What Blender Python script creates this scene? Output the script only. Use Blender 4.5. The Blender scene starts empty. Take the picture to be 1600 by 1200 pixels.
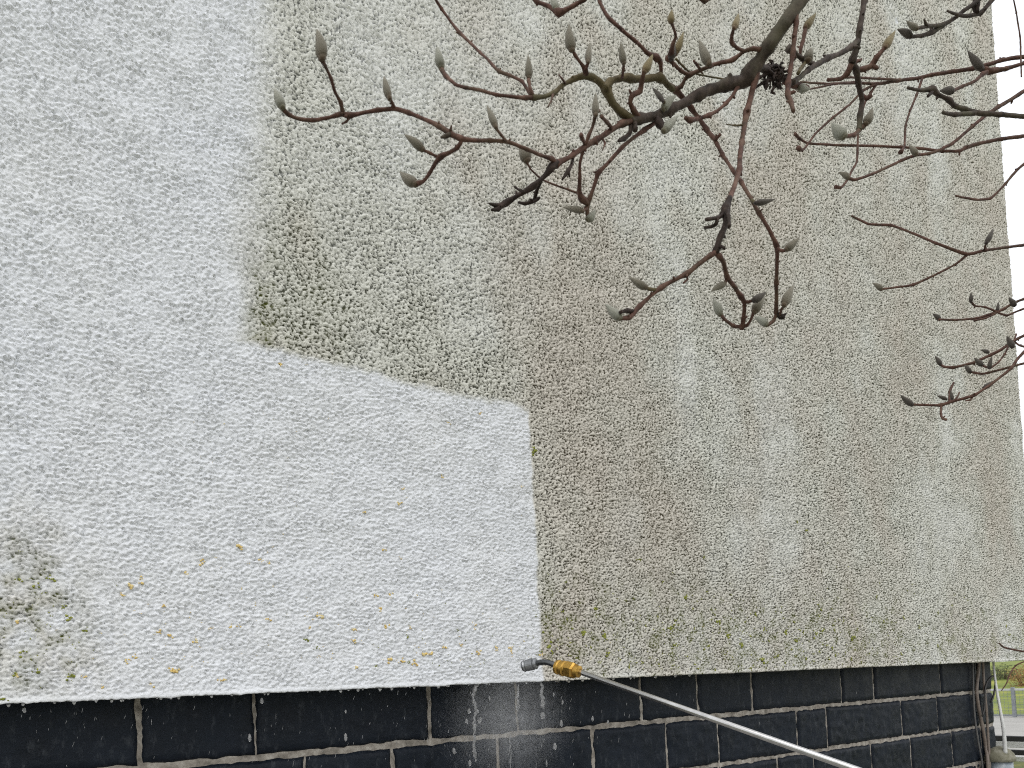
import bpy, bmesh, math, random
import numpy as np
from mathutils import Vector, Matrix, noise as mnoise

random.seed(7)
rng = np.random.default_rng(11)
sc = bpy.context.scene
col = sc.collection

# ------------------------------------------------------------------ camera
# X runs along the house wall, -Y is out of the wall towards the viewer, Z up.
FPX, CX, CY = 1202.0, 800.0, 1021.0            # focal length and principal point (px of a 1600x1200 frame)
TH = math.atan(1702 / 1202); ROLL = math.atan(.045); PITCH = math.radians(2.3)
EYE = Vector((0, -2.125, 1.6))
_F0 = Vector((math.cos(TH), math.sin(TH), 0)); _R0 = Vector((math.sin(TH), -math.cos(TH), 0)); _U = Vector((0, 0, 1))
FW = math.cos(PITCH) * _F0 + math.sin(PITCH) * _U
UP0 = math.cos(PITCH) * _U - math.sin(PITCH) * _F0
AX = math.cos(ROLL) * _R0 - math.sin(ROLL) * UP0
AY = math.sin(ROLL) * _R0 + math.cos(ROLL) * UP0

cam_d = bpy.data.cameras.new('camera'); cam = bpy.data.objects.new('camera', cam_d); col.objects.link(cam)
m = Matrix.Identity(4)
for i in range(3):
    m[i][0] = AX[i]; m[i][1] = AY[i]; m[i][2] = -FW[i]; m[i][3] = EYE[i]
cam.matrix_world = m
cam_d.sensor_fit = 'HORIZONTAL'; cam_d.sensor_width = 36.0
cam_d.lens = 36.0 * FPX / 1600
cam_d.shift_x = 0.0
cam_d.shift_y = (CY - 600) / 1600
cam_d.clip_start = .05; cam_d.clip_end = 2000
cam_d.dof.use_dof = True; cam_d.dof.focus_distance = 2.3; cam_d.dof.aperture_fstop = 11
sc.camera = cam

# ------------------------------------------------------------------ light: bright overcast day
SUN_EL, SUN_AZ = math.radians(48), math.radians(205)     # azimuth of the soft sun, clockwise from +Y
w = bpy.data.worlds.new('World'); sc.world = w; w.use_nodes = True
nt = w.node_tree; nt.nodes.clear()
sky = nt.nodes.new('ShaderNodeTexSky'); sky.sky_type = 'NISHITA'; sky.sun_disc = False
sky.sun_elevation = SUN_EL; sky.sun_rotation = SUN_AZ
sky.air_density = 1.0; sky.dust_density = 2.0; sky.ozone_density = 1.0
bw = nt.nodes.new('ShaderNodeRGBToBW'); mx = nt.nodes.new('ShaderNodeMix'); mx.data_type = 'RGBA'
mx.inputs[0].default_value = .75                           # cloud cover takes the blue out of the sky
bg = nt.nodes.new('ShaderNodeBackground'); bg.inputs[1].default_value = .15
wo = nt.nodes.new('ShaderNodeOutputWorld')
nt.links.new(sky.outputs[0], bw.inputs[0]); nt.links.new(sky.outputs[0], mx.inputs[6]); nt.links.new(bw.outputs[0], mx.inputs[7])
cl = nt.nodes.new('ShaderNodeMix'); cl.data_type = 'RGBA'; cl.inputs[0].default_value = .75
cl.inputs[7].default_value = (9.1, 9.3, 9.6, 1)             # closed white cloud deck in front of most of the blue
nt.links.new(mx.outputs[2], cl.inputs[6]); nt.links.new(cl.outputs[2], bg.inputs[0]); nt.links.new(bg.outputs[0], wo.inputs[0])
sd = bpy.data.lights.new('sun', 'SUN'); sd.energy = .6; sd.angle = math.radians(40); sd.color = (1, .97, .93)
sun = bpy.data.objects.new('sun', sd); col.objects.link(sun)
sdir = Vector((math.sin(SUN_AZ) * math.cos(SUN_EL), math.cos(SUN_AZ) * math.cos(SUN_EL), math.sin(SUN_EL)))
sun.rotation_euler = sdir.to_track_quat('Z', 'Y').to_euler()
vs = sc.view_settings
vs.view_transform = 'Standard'; vs.look = 'None'; vs.exposure = 0.06; vs.gamma = 1.0; vs.use_curve_mapping = False
cy = sc.cycles; cy.use_denoising = False; cy.filter_width = 1.05; cy.max_bounces = 6; cy.diffuse_bounces = 3; cy.glossy_bounces = 3; cy.transmission_bounces = 4; cy.volume_bounces = 1; cy.volume_step_rate = 3.0; cy.volume_max_steps = 48

# ------------------------------------------------------------------ helpers
def ray(px, py):
    return FW + AX * ((px - CX) / FPX) - AY * ((py - CY) / FPX)
def at(px, py, depth):
    return EYE + ray(px, py) * depth
def onwall(px, py, y=0.0):
    r = ray(px, py); return EYE + r * ((y - EYE.y) / r.y)

def tag(o, label=None, cat=None, group=None, kind=None):
    if label: o['label'] = label
    if cat: o['category'] = cat
    if group: o['group'] = group
    if kind: o['kind'] = kind
    return o
def empty(name, loc=(0, 0, 0)):
    o = bpy.data.objects.new(name, None); col.objects.link(o); o.location = loc; o.empty_display_size = .1
    return o
def link(name, me, mat=None, parent=None, smooth=True):
    o = bpy.data.objects.new(name, me); col.objects.link(o)
    if mat and not me.materials: me.materials.append(mat)
    if smooth:
        me.polygons.foreach_set('use_smooth', np.ones(len(me.polygons), dtype=bool))
    if parent:
        o.parent = parent
        o.matrix_parent_inverse = Matrix.Translation(-world_loc(parent))
    return o
def world_loc(o):
    v = o.location.copy()
    if o.parent: v = o.matrix_parent_inverse @ v; v = v + world_loc(o.parent)
    return v
def mesh(name, verts, faces):
    me = bpy.data.meshes.new(name); me.from_pydata([tuple(v) for v in verts], [], faces); me.update()
    return me

def nodes(name):
    m = bpy.data.materials.new(name); m.use_nodes = True
    t = m.node_tree
    return m, t, t.nodes['Principled BSDF']
def N(t, kind, **kw):
    n = t.nodes.new(kind)
    for k, v in kw.items():
        if k.startswith('i_'):
            key = k[2:]; n.inputs[int(key) if key.isdigit() else key].default_value = v
        else: setattr(n, k, v)
    return n
def noise_tex(t, scale, detail=3, rough=.5, coord='Object', stretch=None):
    tc = N(t, 'ShaderNodeTexCoord'); n = N(t, 'ShaderNodeTexNoise')
    n.inputs['Scale'].default_value = scale; n.inputs['Detail'].default_value = detail; n.inputs['Roughness'].default_value = rough
    if stretch:
        mp = N(t, 'ShaderNodeMapping'); mp.inputs['Scale'].default_value = stretch
        t.links.new(tc.outputs[coord], mp.inputs[0]); t.links.new(mp.outputs[0], n.inputs['Vector'])
    else: t.links.new(tc.outputs[coord], n.inputs['Vector'])
    return n
def ramp(t, src, stops):
    r = N(t, 'ShaderNodeValToRGB'); e = r.color_ramp.elements
    while len(e) < len(stops): e.new(.5)
    for i, (p, c) in enumerate(stops):
        e[i].position = p; e[i].color = (*c, 1) if len(c) == 3 else c
    t.links.new(src, r.inputs[0]); return r
def mixc(t, fac, a, b, blend='MIX'):
    n = N(t, 'ShaderNodeMix', data_type='RGBA', blend_type=blend)
    for s, v in ((0, fac), (6, a), (7, b)):
        if hasattr(v, 'is_output'): t.links.new(v, n.inputs[s])
        elif s == 0: n.inputs[s].default_value = v
        else: n.inputs[s].default_value = (*v, 1)
    return n.outputs[2]
def math_(t, op, a, b=None, clamp=False):
    n = N(t, 'ShaderNodeMath', operation=op); n.use_clamp = clamp
    for i, v in enumerate((a, b)):
        if v is None: continue
        if hasattr(v, 'is_output'): t.links.new(v, n.inputs[i])
        else: n.inputs[i].default_value = v
    return n.outputs[0]
def bump(t, b, height, strength, dist, prev=None):
    n = N(t, 'ShaderNodeBump'); n.inputs['Strength'].default_value = strength; n.inputs['Distance'].default_value = dist
    t.links.new(height, n.inputs['Height'])
    if prev: t.links.new(prev, n.inputs['Normal'])
    t.links.new(n.outputs[0], b.inputs['Normal']); return n.outputs[0]
def simple(name, colors, scale, rough=.6, bump_s=.3, bump_d=.004, detail=4, metallic=0.0, stretch=None, spec=.5):
    m, t, b = nodes(name)
    n = noise_tex(t, scale, detail, .6, stretch=stretch)
    k = len(colors)
    r = ramp(t, n.outputs[0], [(.3 + .4 * i / max(1, k - 1), c) for i, c in enumerate(colors)])
    t.links.new(r.outputs[0], b.inputs['Base Color'])
    b.inputs['Roughness'].default_value = rough; b.inputs['Metallic'].default_value = metallic
    b.inputs['Specular IOR Level'].default_value = spec
    if bump_s: bump(t, b, n.outputs[0], bump_s, bump_d)
    return m

# ------------------------------------------------------------------ materials
def make_render_mat():
    m, t, b = nodes('roughcast_render')
    def attr(n):
        a = N(t, 'ShaderNodeAttribute'); a.attribute_name = n; return a.outputs['Fac']
    dirt, pit, algae, brown, far = attr('dirt'), attr('pit'), attr('algae'), attr('brown'), attr('far')
    fine = noise_tex(t, 185, 4, .65); speck = noise_tex(t, 130, 3, .6, stretch=(.66, 1, 1))
    big = noise_tex(t, 3.0, 4, .6)
    clean = mixc(t, big.outputs[0], (.77, .792, .838), (.80, .807, .815))
    # cream tops of the grains, grime and spores lodged between them
    top = mixc(t, brown, (.705, .70, .63), (.66, .615, .545))
    low = mixc(t, brown, (.066, .067, .050), (.085, .068, .050))
    p2 = math_(t, 'ADD', math_(t, 'MULTIPLY', pit, .82), math_(t, 'MULTIPLY', math_(t, 'SUBTRACT', fine.outputs[0], .5), .5))
    p2 = math_(t, 'ADD', p2, math_(t, 'ADD', math_(t, 'MULTIPLY', math_(t, 'SUBTRACT', speck.outputs[0], .5), math_(t, 'ADD', math_(t, 'MULTIPLY', far, .95), .12)), math_(t, 'ADD', math_(t, 'MULTIPLY', dirt, .20), -.10)))
    mr = N(t, 'ShaderNodeMapRange'); mr.interpolation_type = 'SMOOTHSTEP'
    mr.inputs[1].default_value = .36; mr.inputs[2].default_value = .72
    t.links.new(p2, mr.inputs[0])
    grime = mixc(t, mr.outputs[0], top, low)
    c = mixc(t, dirt, clean, grime)
    al = math_(t, 'MULTIPLY', algae, math_(t, 'ADD', math_(t, 'MULTIPLY', mr.outputs[0], .75), .25), True)
    c = mixc(t, al, c, (.105, .115, .024))
    t.links.new(c, b.inputs['Base Color'])
    b.inputs['Roughness'].default_value = .85; b.inputs['Specular IOR Level'].default_value = .25
    bump(t, b, fine.outputs[0], .7, .004)
    return m
M = {}
M['render'] = make_render_mat()

def make_block_mat():
    m, t, b = nodes('black_painted_stone')
    n1 = noise_tex(t, 9, 5, .65); n2 = noise_tex(t, 70, 4, .7); n3 = noise_tex(t, 46, 6, .75, stretch=(1, 1, .4))
    c = ramp(t, n1.outputs[0], [(.3, (.004, .0065, .0115)), (.7, (.010, .0145, .0225))])
    scr = ramp(t, n3.outputs[0], [(.54, (0, 0, 0)), (.74, (1, 1, 1))])
    c2 = mixc(t, math_(t, 'MULTIPLY', scr.outputs[0], .62), c.outputs[0], (.065, .072, .082))
    t.links.new(c2, b.inputs['Base Color'])
    rr = ramp(t, n1.outputs[0], [(.3, (.34, .34, .34)), (.7, (.62, .62, .62))])
    t.links.new(rr.outputs[0], b.inputs['Roughness']); b.inputs['Specular IOR Level'].default_value = .18
    bump(t, b, n2.outputs[0], .55, .004)
    return m
M['block'] = make_block_mat()
M['mortar'] = simple('mortar', [(.13, .115, .095), (.28, .25, .215), (.46, .43, .38)], 34, .8, .9, .006, 8)
M['soffit'] = simple('soffit', [(.25, .24, .22), (.4, .39, .36)], 12, .8)

def make_bark(name, dark, mid, light, green):
    m, t, b = nodes(name)
    n = noise_tex(t, 60, 5, .65); g = noise_tex(t, 13, 4, .6); f = noise_tex(t, 420, 2, .5)
    r = ramp(t, n.outputs[0], [(.28, dark), (.52, mid), (.74, light)])
    gm = ramp(t, g.outputs[0], [(.50, (0, 0, 0)), (.68, (1, 1, 1))])
    c = mixc(t, math_(t, 'MULTIPLY', gm.outputs[0], green), r.outputs[0], (.115, .11, .065))
    spk = ramp(t, f.outputs[0], [(.66, (0, 0, 0)), (.74, (1, 1, 1))])
    c = mixc(t, math_(t, 'MULTIPLY', spk.outputs[0], .45), c, (.19, .165, .14))
    t.links.new(c, b.inputs['Base Color']); b.inputs['Roughness'].default_value = .62
    b.inputs['Specular IOR Level'].default_value = .15
    bump(t, b, n.outputs[0], .5, .002); return m
M['limb'] = make_bark('limb_bark', (.022, .017, .014), (.070, .052, .042), (.12, .095, .075), .55)
M['twig'] = make_bark('twig_bark', (.036, .019, .015), (.115, .060, .045), (.205, .12, .09), .3)
M['olive'] = make_bark('young_bark', (.06, .045, .025), (.115, .09, .045), (.16, .125, .07), .6)
M['dark'] = make_bark('dead_bark', (.013, .009, .007), (.040, .027, .022), (.085, .058, .047), .1)

def make_bud(name, c0, c1, c2):
    m, t, b = nodes(name)
    n = noise_tex(t, 900, 3, .6, stretch=(1, 1, .25)); n2 = noise_tex(t, 90, 3, .6)
    tc = N(t, 'ShaderNodeTexCoord'); sp = N(t, 'ShaderNodeSeparateXYZ'); t.links.new(tc.outputs['Generated'], sp.inputs[0])
    g = ramp(t, sp.outputs[2], [(.0, c0), (.22, c1), (1.0, c2)])
    h = ramp(t, n.outputs[0], [(.3, (.62, .62, .62)), (.7, (1.15, 1.15, 1.1))])
    c = mixc(t, 1.0, g.outputs[0], h.outputs[0], 'MULTIPLY')
    t.links.new(c, b.inputs['Base Color']); b.inputs['Roughness'].default_value = .8
    b.inputs['Sheen Weight'].default_value = .4; b.inputs['Sheen Roughness'].default_value = .4
    b.inputs['Sheen Tint'].default_value = (.95, .9, .8, 1)
    bump(t, b, n.outputs[0], .6, .0012); return m
M['g'] = make_bud('bud_grey', (.12, .078, .045), (.165, .145, .108), (.27, .245, .195))
M['p'] = make_bud('bud_pale', (.13, .11, .06), (.30, .30, .25), (.40, .395, .34))
M['y'] = make_bud('bud_ochre', (.13, .07, .035), (.23, .175, .085), (.27, .22, .115))
M['d'] = make_bud('bud_dark', (.045, .03, .026), (.075, .062, .052), (.11, .095, .08))

# ------------------------------------------------------------------ noise fields on the wall
STEP = .0026; NX, NZ = 2560, 1944
fx = np.fft.fftfreq(NX, STEP)[None, :]; fz = np.fft.fftfreq(NZ, STEP)[:, None]
def band(lx, lz, tilt=0.0, wid=.42, low=False):
    """random field with features about lx by lz metres, tilted"""
    c, s = math.cos(tilt), math.sin(tilt)
    u = (fx * c + fz * s) * lx; v = (-fx * s + fz * c) * lz
    k = np.sqrt(u * u + v * v)
    g = np.exp(-.5 * k * k * 2.0) if low else k ** 1.1 * np.exp(-.55 * k * k)
    f = np.fft.ifft2(np.fft.fft2(rng.standard_normal((NZ, NX))) * g).real
    return (f - f.mean()) / f.std()
X0, Z0 = -.25, 1.5
def sample(f, X, Z):
    u = ((X - X0) / STEP) % NX; v = ((Z - Z0) / STEP) % NZ
    i = np.floor(u).astype(int); j = np.floor(v).astype(int); a = u - i; b = v - j
    i1 = (i + 1) % NX; j1 = (j + 1) % NZ; i %= NX; j %= NZ
    return (f[j, i] * (1 - a) * (1 - b) + f[j, i1] * a * (1 - b) + f[j1, i] * (1 - a) * b + f[j1, i1] * a * b)
n_tilt = band(.0168, .0078, math.radians(-28))
n_iso = band(.0128, .0092, 0)
n_wide = band(.022, .0105, 0)
n_tilt2 = band(.036, .021, math.radians(-32)); n_mod = band(.07, .05, 0, low=True)
n_wave = band(.16, .11, 0, low=True)
n_str = band(.20, .5, 0, low=True); n_str2 = band(.42, 1.3, 0, low=True); n_blot = band(.22, .30, 0, low=True)
n_spot = band(.05, .06, 0, low=True)

# ------------------------------------------------------------------ the house: render coat over a block plinth
RB, REND = 1.607, 5.715            # underside of the render, end of the wall
PY, PEND = .16, 5.37               # face and end of the plinth
HTOP = 6.9
house = empty('house', (2.8, 2.2, 0))
tag(house, 'white roughcast house wall, left part washed clean, over a black block plinth', 'house')

xs = [-3.0, -2.4, -1.9, -1.4, -1.0, -.7, -.5, -.35, -.25, -.18, -.13, -.1]
x = -.1
while x < REND - .004:
    zc = max(1.6, (x * _F0.x + 2.125 * _F0.y))
    x += .0029 * (zc / 1.75) ** 1.25
    xs.append(min(x, REND))
xs = np.array(xs)
zs = [RB]
z = RB
while z < 6.25:
    s = .0030 if z < 2.6 else (.0034 if z < 3.4 else .0040 + (z - 3.4) * .0016)
    z += s; zs.append(z)
zs = np.array(zs + [6.35, 6.5, 6.7, HTOP])
XX, ZZ = np.meshgrid(xs, zs)
wr = np.clip((XX - 1.0) / 1.9, 0, 1); wr = wr * wr * (3 - 2 * wr)
w2 = np.clip((XX - 2.2) / 2.0, 0, 1)
A = (sample(n_tilt, XX, ZZ) + .28 * sample(n_tilt2, XX, ZZ)) / 1.04; B = sample(n_iso, XX, ZZ); Cc = sample(n_wide, XX, ZZ)
h = A * np.sqrt(1 - wr) + np.sqrt(wr) * (B * np.sqrt(1 - w2) + Cc * np.sqrt(w2))
h = h * np.clip(1 + .15 * sample(n_mod, XX, ZZ), .35, 1.8)
hn = np.where(h > 0, h * .9, h) - .12 * h * np.abs(h)
lip = np.clip((ZZ - RB - .004) / .016, 0, 1)
edge = np.clip((REND - XX) / .012, 0, 1)
disp = (.0036 * hn + .0014 * sample(n_wave, XX, ZZ)) * (lip * .93 + .07) * (.3 + .7 * edge)
disp += .0022 * np.exp(-((ZZ - RB - .005) / .006) ** 2) - .006 * (1 - edge) ** 2
zlift = np.where(ZZ - RB < .02, 0.0010 * sample(n_wave, XX * 3, ZZ) + .0009 * sample(n_iso, XX * .7, ZZ * 0 + 2.1), 0) * (1 - np.clip((ZZ - RB) / .02, 0, 1))
pit = np.clip(.43 - .27 * h, 0, 1)

# where the washing has reached
def wpts(lst): return [(p.x, p.z) for p in (onwall(a, b) for a, b in lst)]
b1 = wpts([(436, -700), (415, 0), (408, 150), (405, 260), (393, 400), (384, 470), (384, 534)])
b2 = wpts([(384, 534), (470, 556), (560, 578), (720, 617), (800, 631), (826, 642)])
b3 = wpts([(826, 642), (830, 720), (836, 830), (842, 930), (846, 1010), (850, 1090)])
poly = [(-4, b1[0][1])] + b1 + b2[1:] + b3[1:] + [(-4, 1.0)]
def inside(px, pz):
    r = np.zeros(px.shape, bool); n = len(poly)
    for i in range(n):
        (xa, za), (xb, zb) = poly[i], poly[(i + 1) % n]
        if za == zb: continue
        c = ((za > pz) != (zb > pz)) & (px < (xb - xa) * (pz - za) / (zb - za) + xa)
        r ^= c
    return r
def dist(px, pz, line):
    d = np.full(px.shape, 9.0)
    for (xa, za), (xb, zb) in zip(line[:-1], line[1:]):
        dx, dz = xb - xa, zb - za
        t = np.clip(((px - xa) * dx + (pz - za) * dz) / (dx * dx + dz * dz), 0, 1)
        d = np.minimum(d, np.hypot(px - xa - t * dx, pz - za - t * dz))
    return d
jx = XX + .0025 * sample(n_spot, XX, ZZ) + .003 * h; jz = ZZ + .003 * sample(n_spot, XX + 2.1, ZZ) + .003 * h
ins = inside(jx, jz)
d1, d2, d3 = dist(jx, jz, b1), dist(jx, jz, b2), dist(jx, jz, b3)
sgn = np.where(ins, -1.0, 1.0)
soft = np.where(d1 < np.minimum(d2, d3), .085 + .025 * sample(n_blot, XX, ZZ), np.where(d2 < d3, .016, .006))
dm = np.minimum(np.minimum(d1, d2), d3) * sgn
mask = np.clip(.5 + dm / (2 * soft), 0, 1); mask = mask * mask * (3 - 2 * mask)

def blob(px, py, rx, rz, amp):
    p = onwall(px, py); return amp * np.exp(-((XX - p.x) / rx) ** 2 - ((ZZ - p.z) / rz) ** 2)
S1, S2, BL = sample(n_str, XX, ZZ), sample(n_str2, XX, ZZ), sample(n_blot, XX, ZZ)
amt = .92 + .04 * S1 + .035 * S2 + .05 * BL + .10 * np.clip((XX - 1.6) / 2, 0, 1)
amt += blob(450, 480, .14, .28, .10) + blob(620, 500, .25, .20, .08) + blob(900, 470, .13, .55, .30) + blob(880, 800, .12, .55, .22)
amt += blob(960, 560, .20, .50, .15) + blob(760, 580, .25, .12, .16) + blob(1085, 300, .07, 1.4, .16) + blob(1080, 40, .06, .7, .14)
amt += blob(1330, 800, .22, .55, .16) + blob(980, 950, .4, .16, .12) + blob(1400, 700, .12, .8, .14) + blob(1555, 500, .10, 2.5, .10)
amt -= blob(650, 120, .40, .6, .20) + blob(1150, 170, .35, .6, .12) + blob(1210, 640, .22, .5, .10) + blob(1400, 200, .55, .8, .06) + blob(1220, 860, .2, .2, .12)
amt -= blob(960, 300, .2, .3, .10) + blob(1480, 850, .5, .5, .03)
amt -= .10 * np.exp(-((ZZ - RB) / .10) ** 2)
dirt = np.clip(amt, .1, 1.1) * mask
# traces left on the washed part, and the green patch at its lower left
left = np.clip(blob(30, 920, .14, .19, .72) + blob(50, 1025, .17, .10, .42), 0, 1) * np.clip(.62 + .22 * sample(n_spot, XX, ZZ), 0, 1)
left = left + .012 * np.clip(BL, 0, 3) + .012
left = left + blob(600, 0, .25, .3, .10) * (XX < 1)
dirt = np.clip(dirt + (1 - mask) * left, 0, 1)
bn = np.clip(.38 + .22 * S2 + .16 * BL + blob(900, 480, .22, .8, .6) + blob(860, 900, .2, .4, .35) - blob(520, 300, .45, .9, .7) - blob(1450, 850, .6, .6, .4), 0, 1)
al = blob(405, 400, .045, .25, .5) + blob(400, 505, .07, .08, .4) + blob(480, 470, .2, .3, .18) + blob(40, 925, .14, .17, 1.15) + blob(60, 1035, .16, .09, 1.0)
al = al + 1.15 * np.exp(-((ZZ - 1.74) / .18) ** 2) * mask * np.clip(.3 + .6 * sample(n_spot, XX + 1, ZZ), 0, 1.4)
al = al * np.clip(.6 + .6 * sample(n_spot, XX, ZZ + .4), 0, 1.5) + (.06 + .05 * np.clip(S2, -1, 2)) * mask
al = np.clip(al * np.clip(dirt * 1.6, 0.1, 1), 0, 1)

nr, nc = XX.shape
P = np.empty((nr * nc, 3)); P[:, 0] = XX.ravel(); P[:, 1] = -disp.ravel(); P[:, 2] = (ZZ + zlift).ravel()
idx = np.arange(nr * nc).reshape(nr, nc)
q = np.stack([idx[:-1, :-1], idx[:-1, 1:], idx[1:, 1:], idx[1:, :-1]], -1).reshape(-1, 4)
# the other faces of the coat: underside, gable end, back and top, as one closed shell
BACK = 5.0
extra = []; ef = []
base = nr * nc
bot = idx[0, :]; right = idx[:, -1]; top = idx[-1, :]; lft = idx[:, 0]
bot_b = base + np.arange(nc); extra += [(p, PY + .14, RB + .004) for p in xs]
base += nc
rgt_b = base + np.arange(nr); extra += [(REND - .002, BACK, zz) for zz in zs]
base += nr
qs = [q, np.stack([bot[1:], bot[:-1], bot_b[:-1], bot_b[1:]], -1), np.stack([right[:-1], rgt_b[:-1], rgt_b[1:], right[1:]], -1)]
c4 = base; extra += [(-3, BACK, RB + .004), (-3, BACK, HTOP)]
qs.append(np.array([[lft[0], lft[-1], c4 + 1, c4]])); qs.append(np.array([[top[0], top[-1], rgt_b[-1], c4 + 1]]))
qs.append(np.array([[c4, c4 + 1, rgt_b[-1], rgt_b[0]]]))
allv = np.vstack([P, np.array(extra)]); allq = np.vstack(qs).astype(np.int32)
me = bpy.data.meshes.new('render_coat'); print('render verts', len(allv))
me.vertices.add(len(allv)); me.vertices.foreach_set('co', allv.astype(np.float32).ravel())
me.loops.add(allq.size); me.loops.foreach_set('vertex_index', allq.ravel())
me.polygons.add(len(allq)); me.polygons.foreach_set('loop_start', np.arange(0, allq.size, 4, dtype=np.int32))
me.polygons.foreach_set('loop_total', np.full(len(allq), 4, dtype=np.int32))
me.update(calc_edges=True)
for nm, f, dv in (('dirt', dirt, .35), ('pit', pit, .3), ('algae', al, 0), ('brown', bn, .4), ('far', np.clip((XX - 1.1) / 1.5, 0, 1), 1)):
    a = me.attributes.new(nm, 'FLOAT', 'POINT')
    a.data.foreach_set('value', np.concatenate([f.ravel(), np.full(len(extra), dv)]).astype(np.float32))
coat = link('render_coat', me, M['render'], house)
mod = None

# lichen and moss cushions clinging to the grains
def clump(verts, faces, c, r, flat, rnd):
    n = len(verts); k = 7
    ax = rnd.uniform(0, 6.28)
    for lv, (rr, yy) in enumerate(((1, 0), (.85, -.5), (.45, -.85))):
        for i in range(k):
            a = ax + 6.283 * i / k; q = r * rr * rnd.uniform(.72, 1.3)
            verts.append((c[0] + q * math.cos(a), c[1] + yy * r * flat * rnd.uniform(.7, 1.3), c[2] + q * .85 * math.sin(a)))
    verts.append((c[0], c[1] - r * flat * 1.05, c[2]))
    for lv in (0, 1):
        for i in range(k):
            j = (i + 1) % k; o = n + lv * k
            faces.append((o + i, o + k + i, o + k + j, o + j))
    for i in range(k): faces.append((n + 2 * k + i, n + 3 * k, n + 2 * k + (i + 1) % k))
rl = random.Random(5)
yl, ml = [], []
for px, py, s in [(437, 568, 4), (375, 856, 6), (316, 880, 5), (290, 897, 4), (219, 905, 5), (203, 915, 5), (191, 930, 4), (256, 946, 3), (630, 764, 3), (625, 787, 4), (599, 858, 4), (409, 878, 4), (420, 880, 3),
                   (588, 930, 4), (610, 932, 4), (650, 930, 4), (595, 952, 5), (603, 979, 5), (498, 963, 7), (419, 968, 4), (361, 980, 4), (641, 980, 3), (550, 1000, 4), (553, 983, 4), (608, 1030, 6), (629, 1034, 4),
                   (648, 1036, 6), (662, 1024, 5), (671, 1022, 5), (556, 1042, 4), (275, 1048, 6), (268, 1047, 4), (210, 1026, 4), (196, 1032, 4), (248, 988, 4), (267, 994, 4), (306, 1000, 4), (160, 1075, 4), (234, 1070, 4),
                   (695, 1012, 4), (720, 1008, 3), (740, 976, 4), (748, 1020, 4), (775, 1012, 4), (798, 1018, 4), (25, 1054, 5), (132, 1058, 3), (847, 1024, 4), (797, 1013, 4), (372, 978, 3), (484, 980, 3), (330, 982, 3), (700, 660, 3), (750, 645, 3), (28, 970, 4), (345, 1063, 3), (352, 1062, 3), (815, 760, 3), (570, 800, 3), (690, 745, 3), (480, 570, 2)]:
    yl.append((px, py, s))
for _ in range(150):
    yl.append((rl.gauss(480, 220), 1045 - abs(rl.gauss(0, 75)), rl.uniform(.9, 2.2)))
for _ in range(40): yl.append((rl.uniform(300, 820), rl.uniform(640, 960), rl.uniform(.8, 1.8)))
for px, py, s in [(832, 706, 6), (998, 874, 3), (911, 992, 6), (945, 996, 5), (858, 1009, 7), (950, 1024, 5), (1124, 975, 6), (1137, 992, 5), (1158, 1009, 6), (1191, 1032, 6), (1228, 990, 4), (1245, 1000, 4), (1330, 998, 5), (1275, 990, 4), (1284, 987, 4), (1180, 960, 4),
                   (1052, 978, 4), (1072, 932, 4), (1048, 984, 4), (1055, 970, 3), (930, 950, 4), (1408, 1022, 4), (1055, 1008, 4), (1172, 1044, 3), (32, 1020, 5), (50, 1050, 6), (24, 1052, 5), (108, 965, 5), (100, 950, 4), (53, 915, 5), (130, 985, 4), (110, 1057, 5), (495, 1013, 3), (478, 1000, 4), (4, 1092, 4), (80, 905, 5), (30, 905, 5), (1260, 830, 3), (1245, 815, 3), (1100, 870, 3)]:
    ml.append((px, py, s))
for _ in range(900): ml.append((rl.gauss(1150, 220), 1046 - abs(rl.gauss(0, 62)), rl.uniform(.7, 2.5) ** 1.1))
for _ in range(130): ml.append((rl.gauss(55, 55), rl.gauss(965, 55), rl.uniform(.6, 2.2)))
def growth(name, spots, mat, seed):
    v, f = [], []; rnd = random.Random(seed)
    for px, py, s in spots:
        p = onwall(px, py)
        if p.z < RB + .012 or p.x > REND - .02 or p.x < -.2: continue
        dep = (p - EYE).dot(FW); r = s * (.74 if name == 'moss' else .70) * dep / FPX * 1.15
        for k in range(2 if s < 2.5 else 6):
            clump(v, f, (p.x + rnd.gauss(0, r * .75) * (k > 0), -.0012, p.z + rnd.gauss(0, r * .6) * (k > 0)), r * rnd.uniform(.28, .62), .7, rnd)
    o = link(name, mesh(name, v, f), mat, coat); o['kind'] = 'stuff'; return o
M['lichen'] = simple('lichen', [(.58, .36, .09), (.70, .53, .20), (.76, .68, .42)], 130, .9, .5, .002)
M['moss'] = simple('moss', [(.09, .105, .018), (.22, .24, .04), (.40, .40, .09)], 130, .95, .5, .002)
growth('lichen', yl, M['lichen'], 1); growth('moss', ml, M['moss'], 2)

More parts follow.
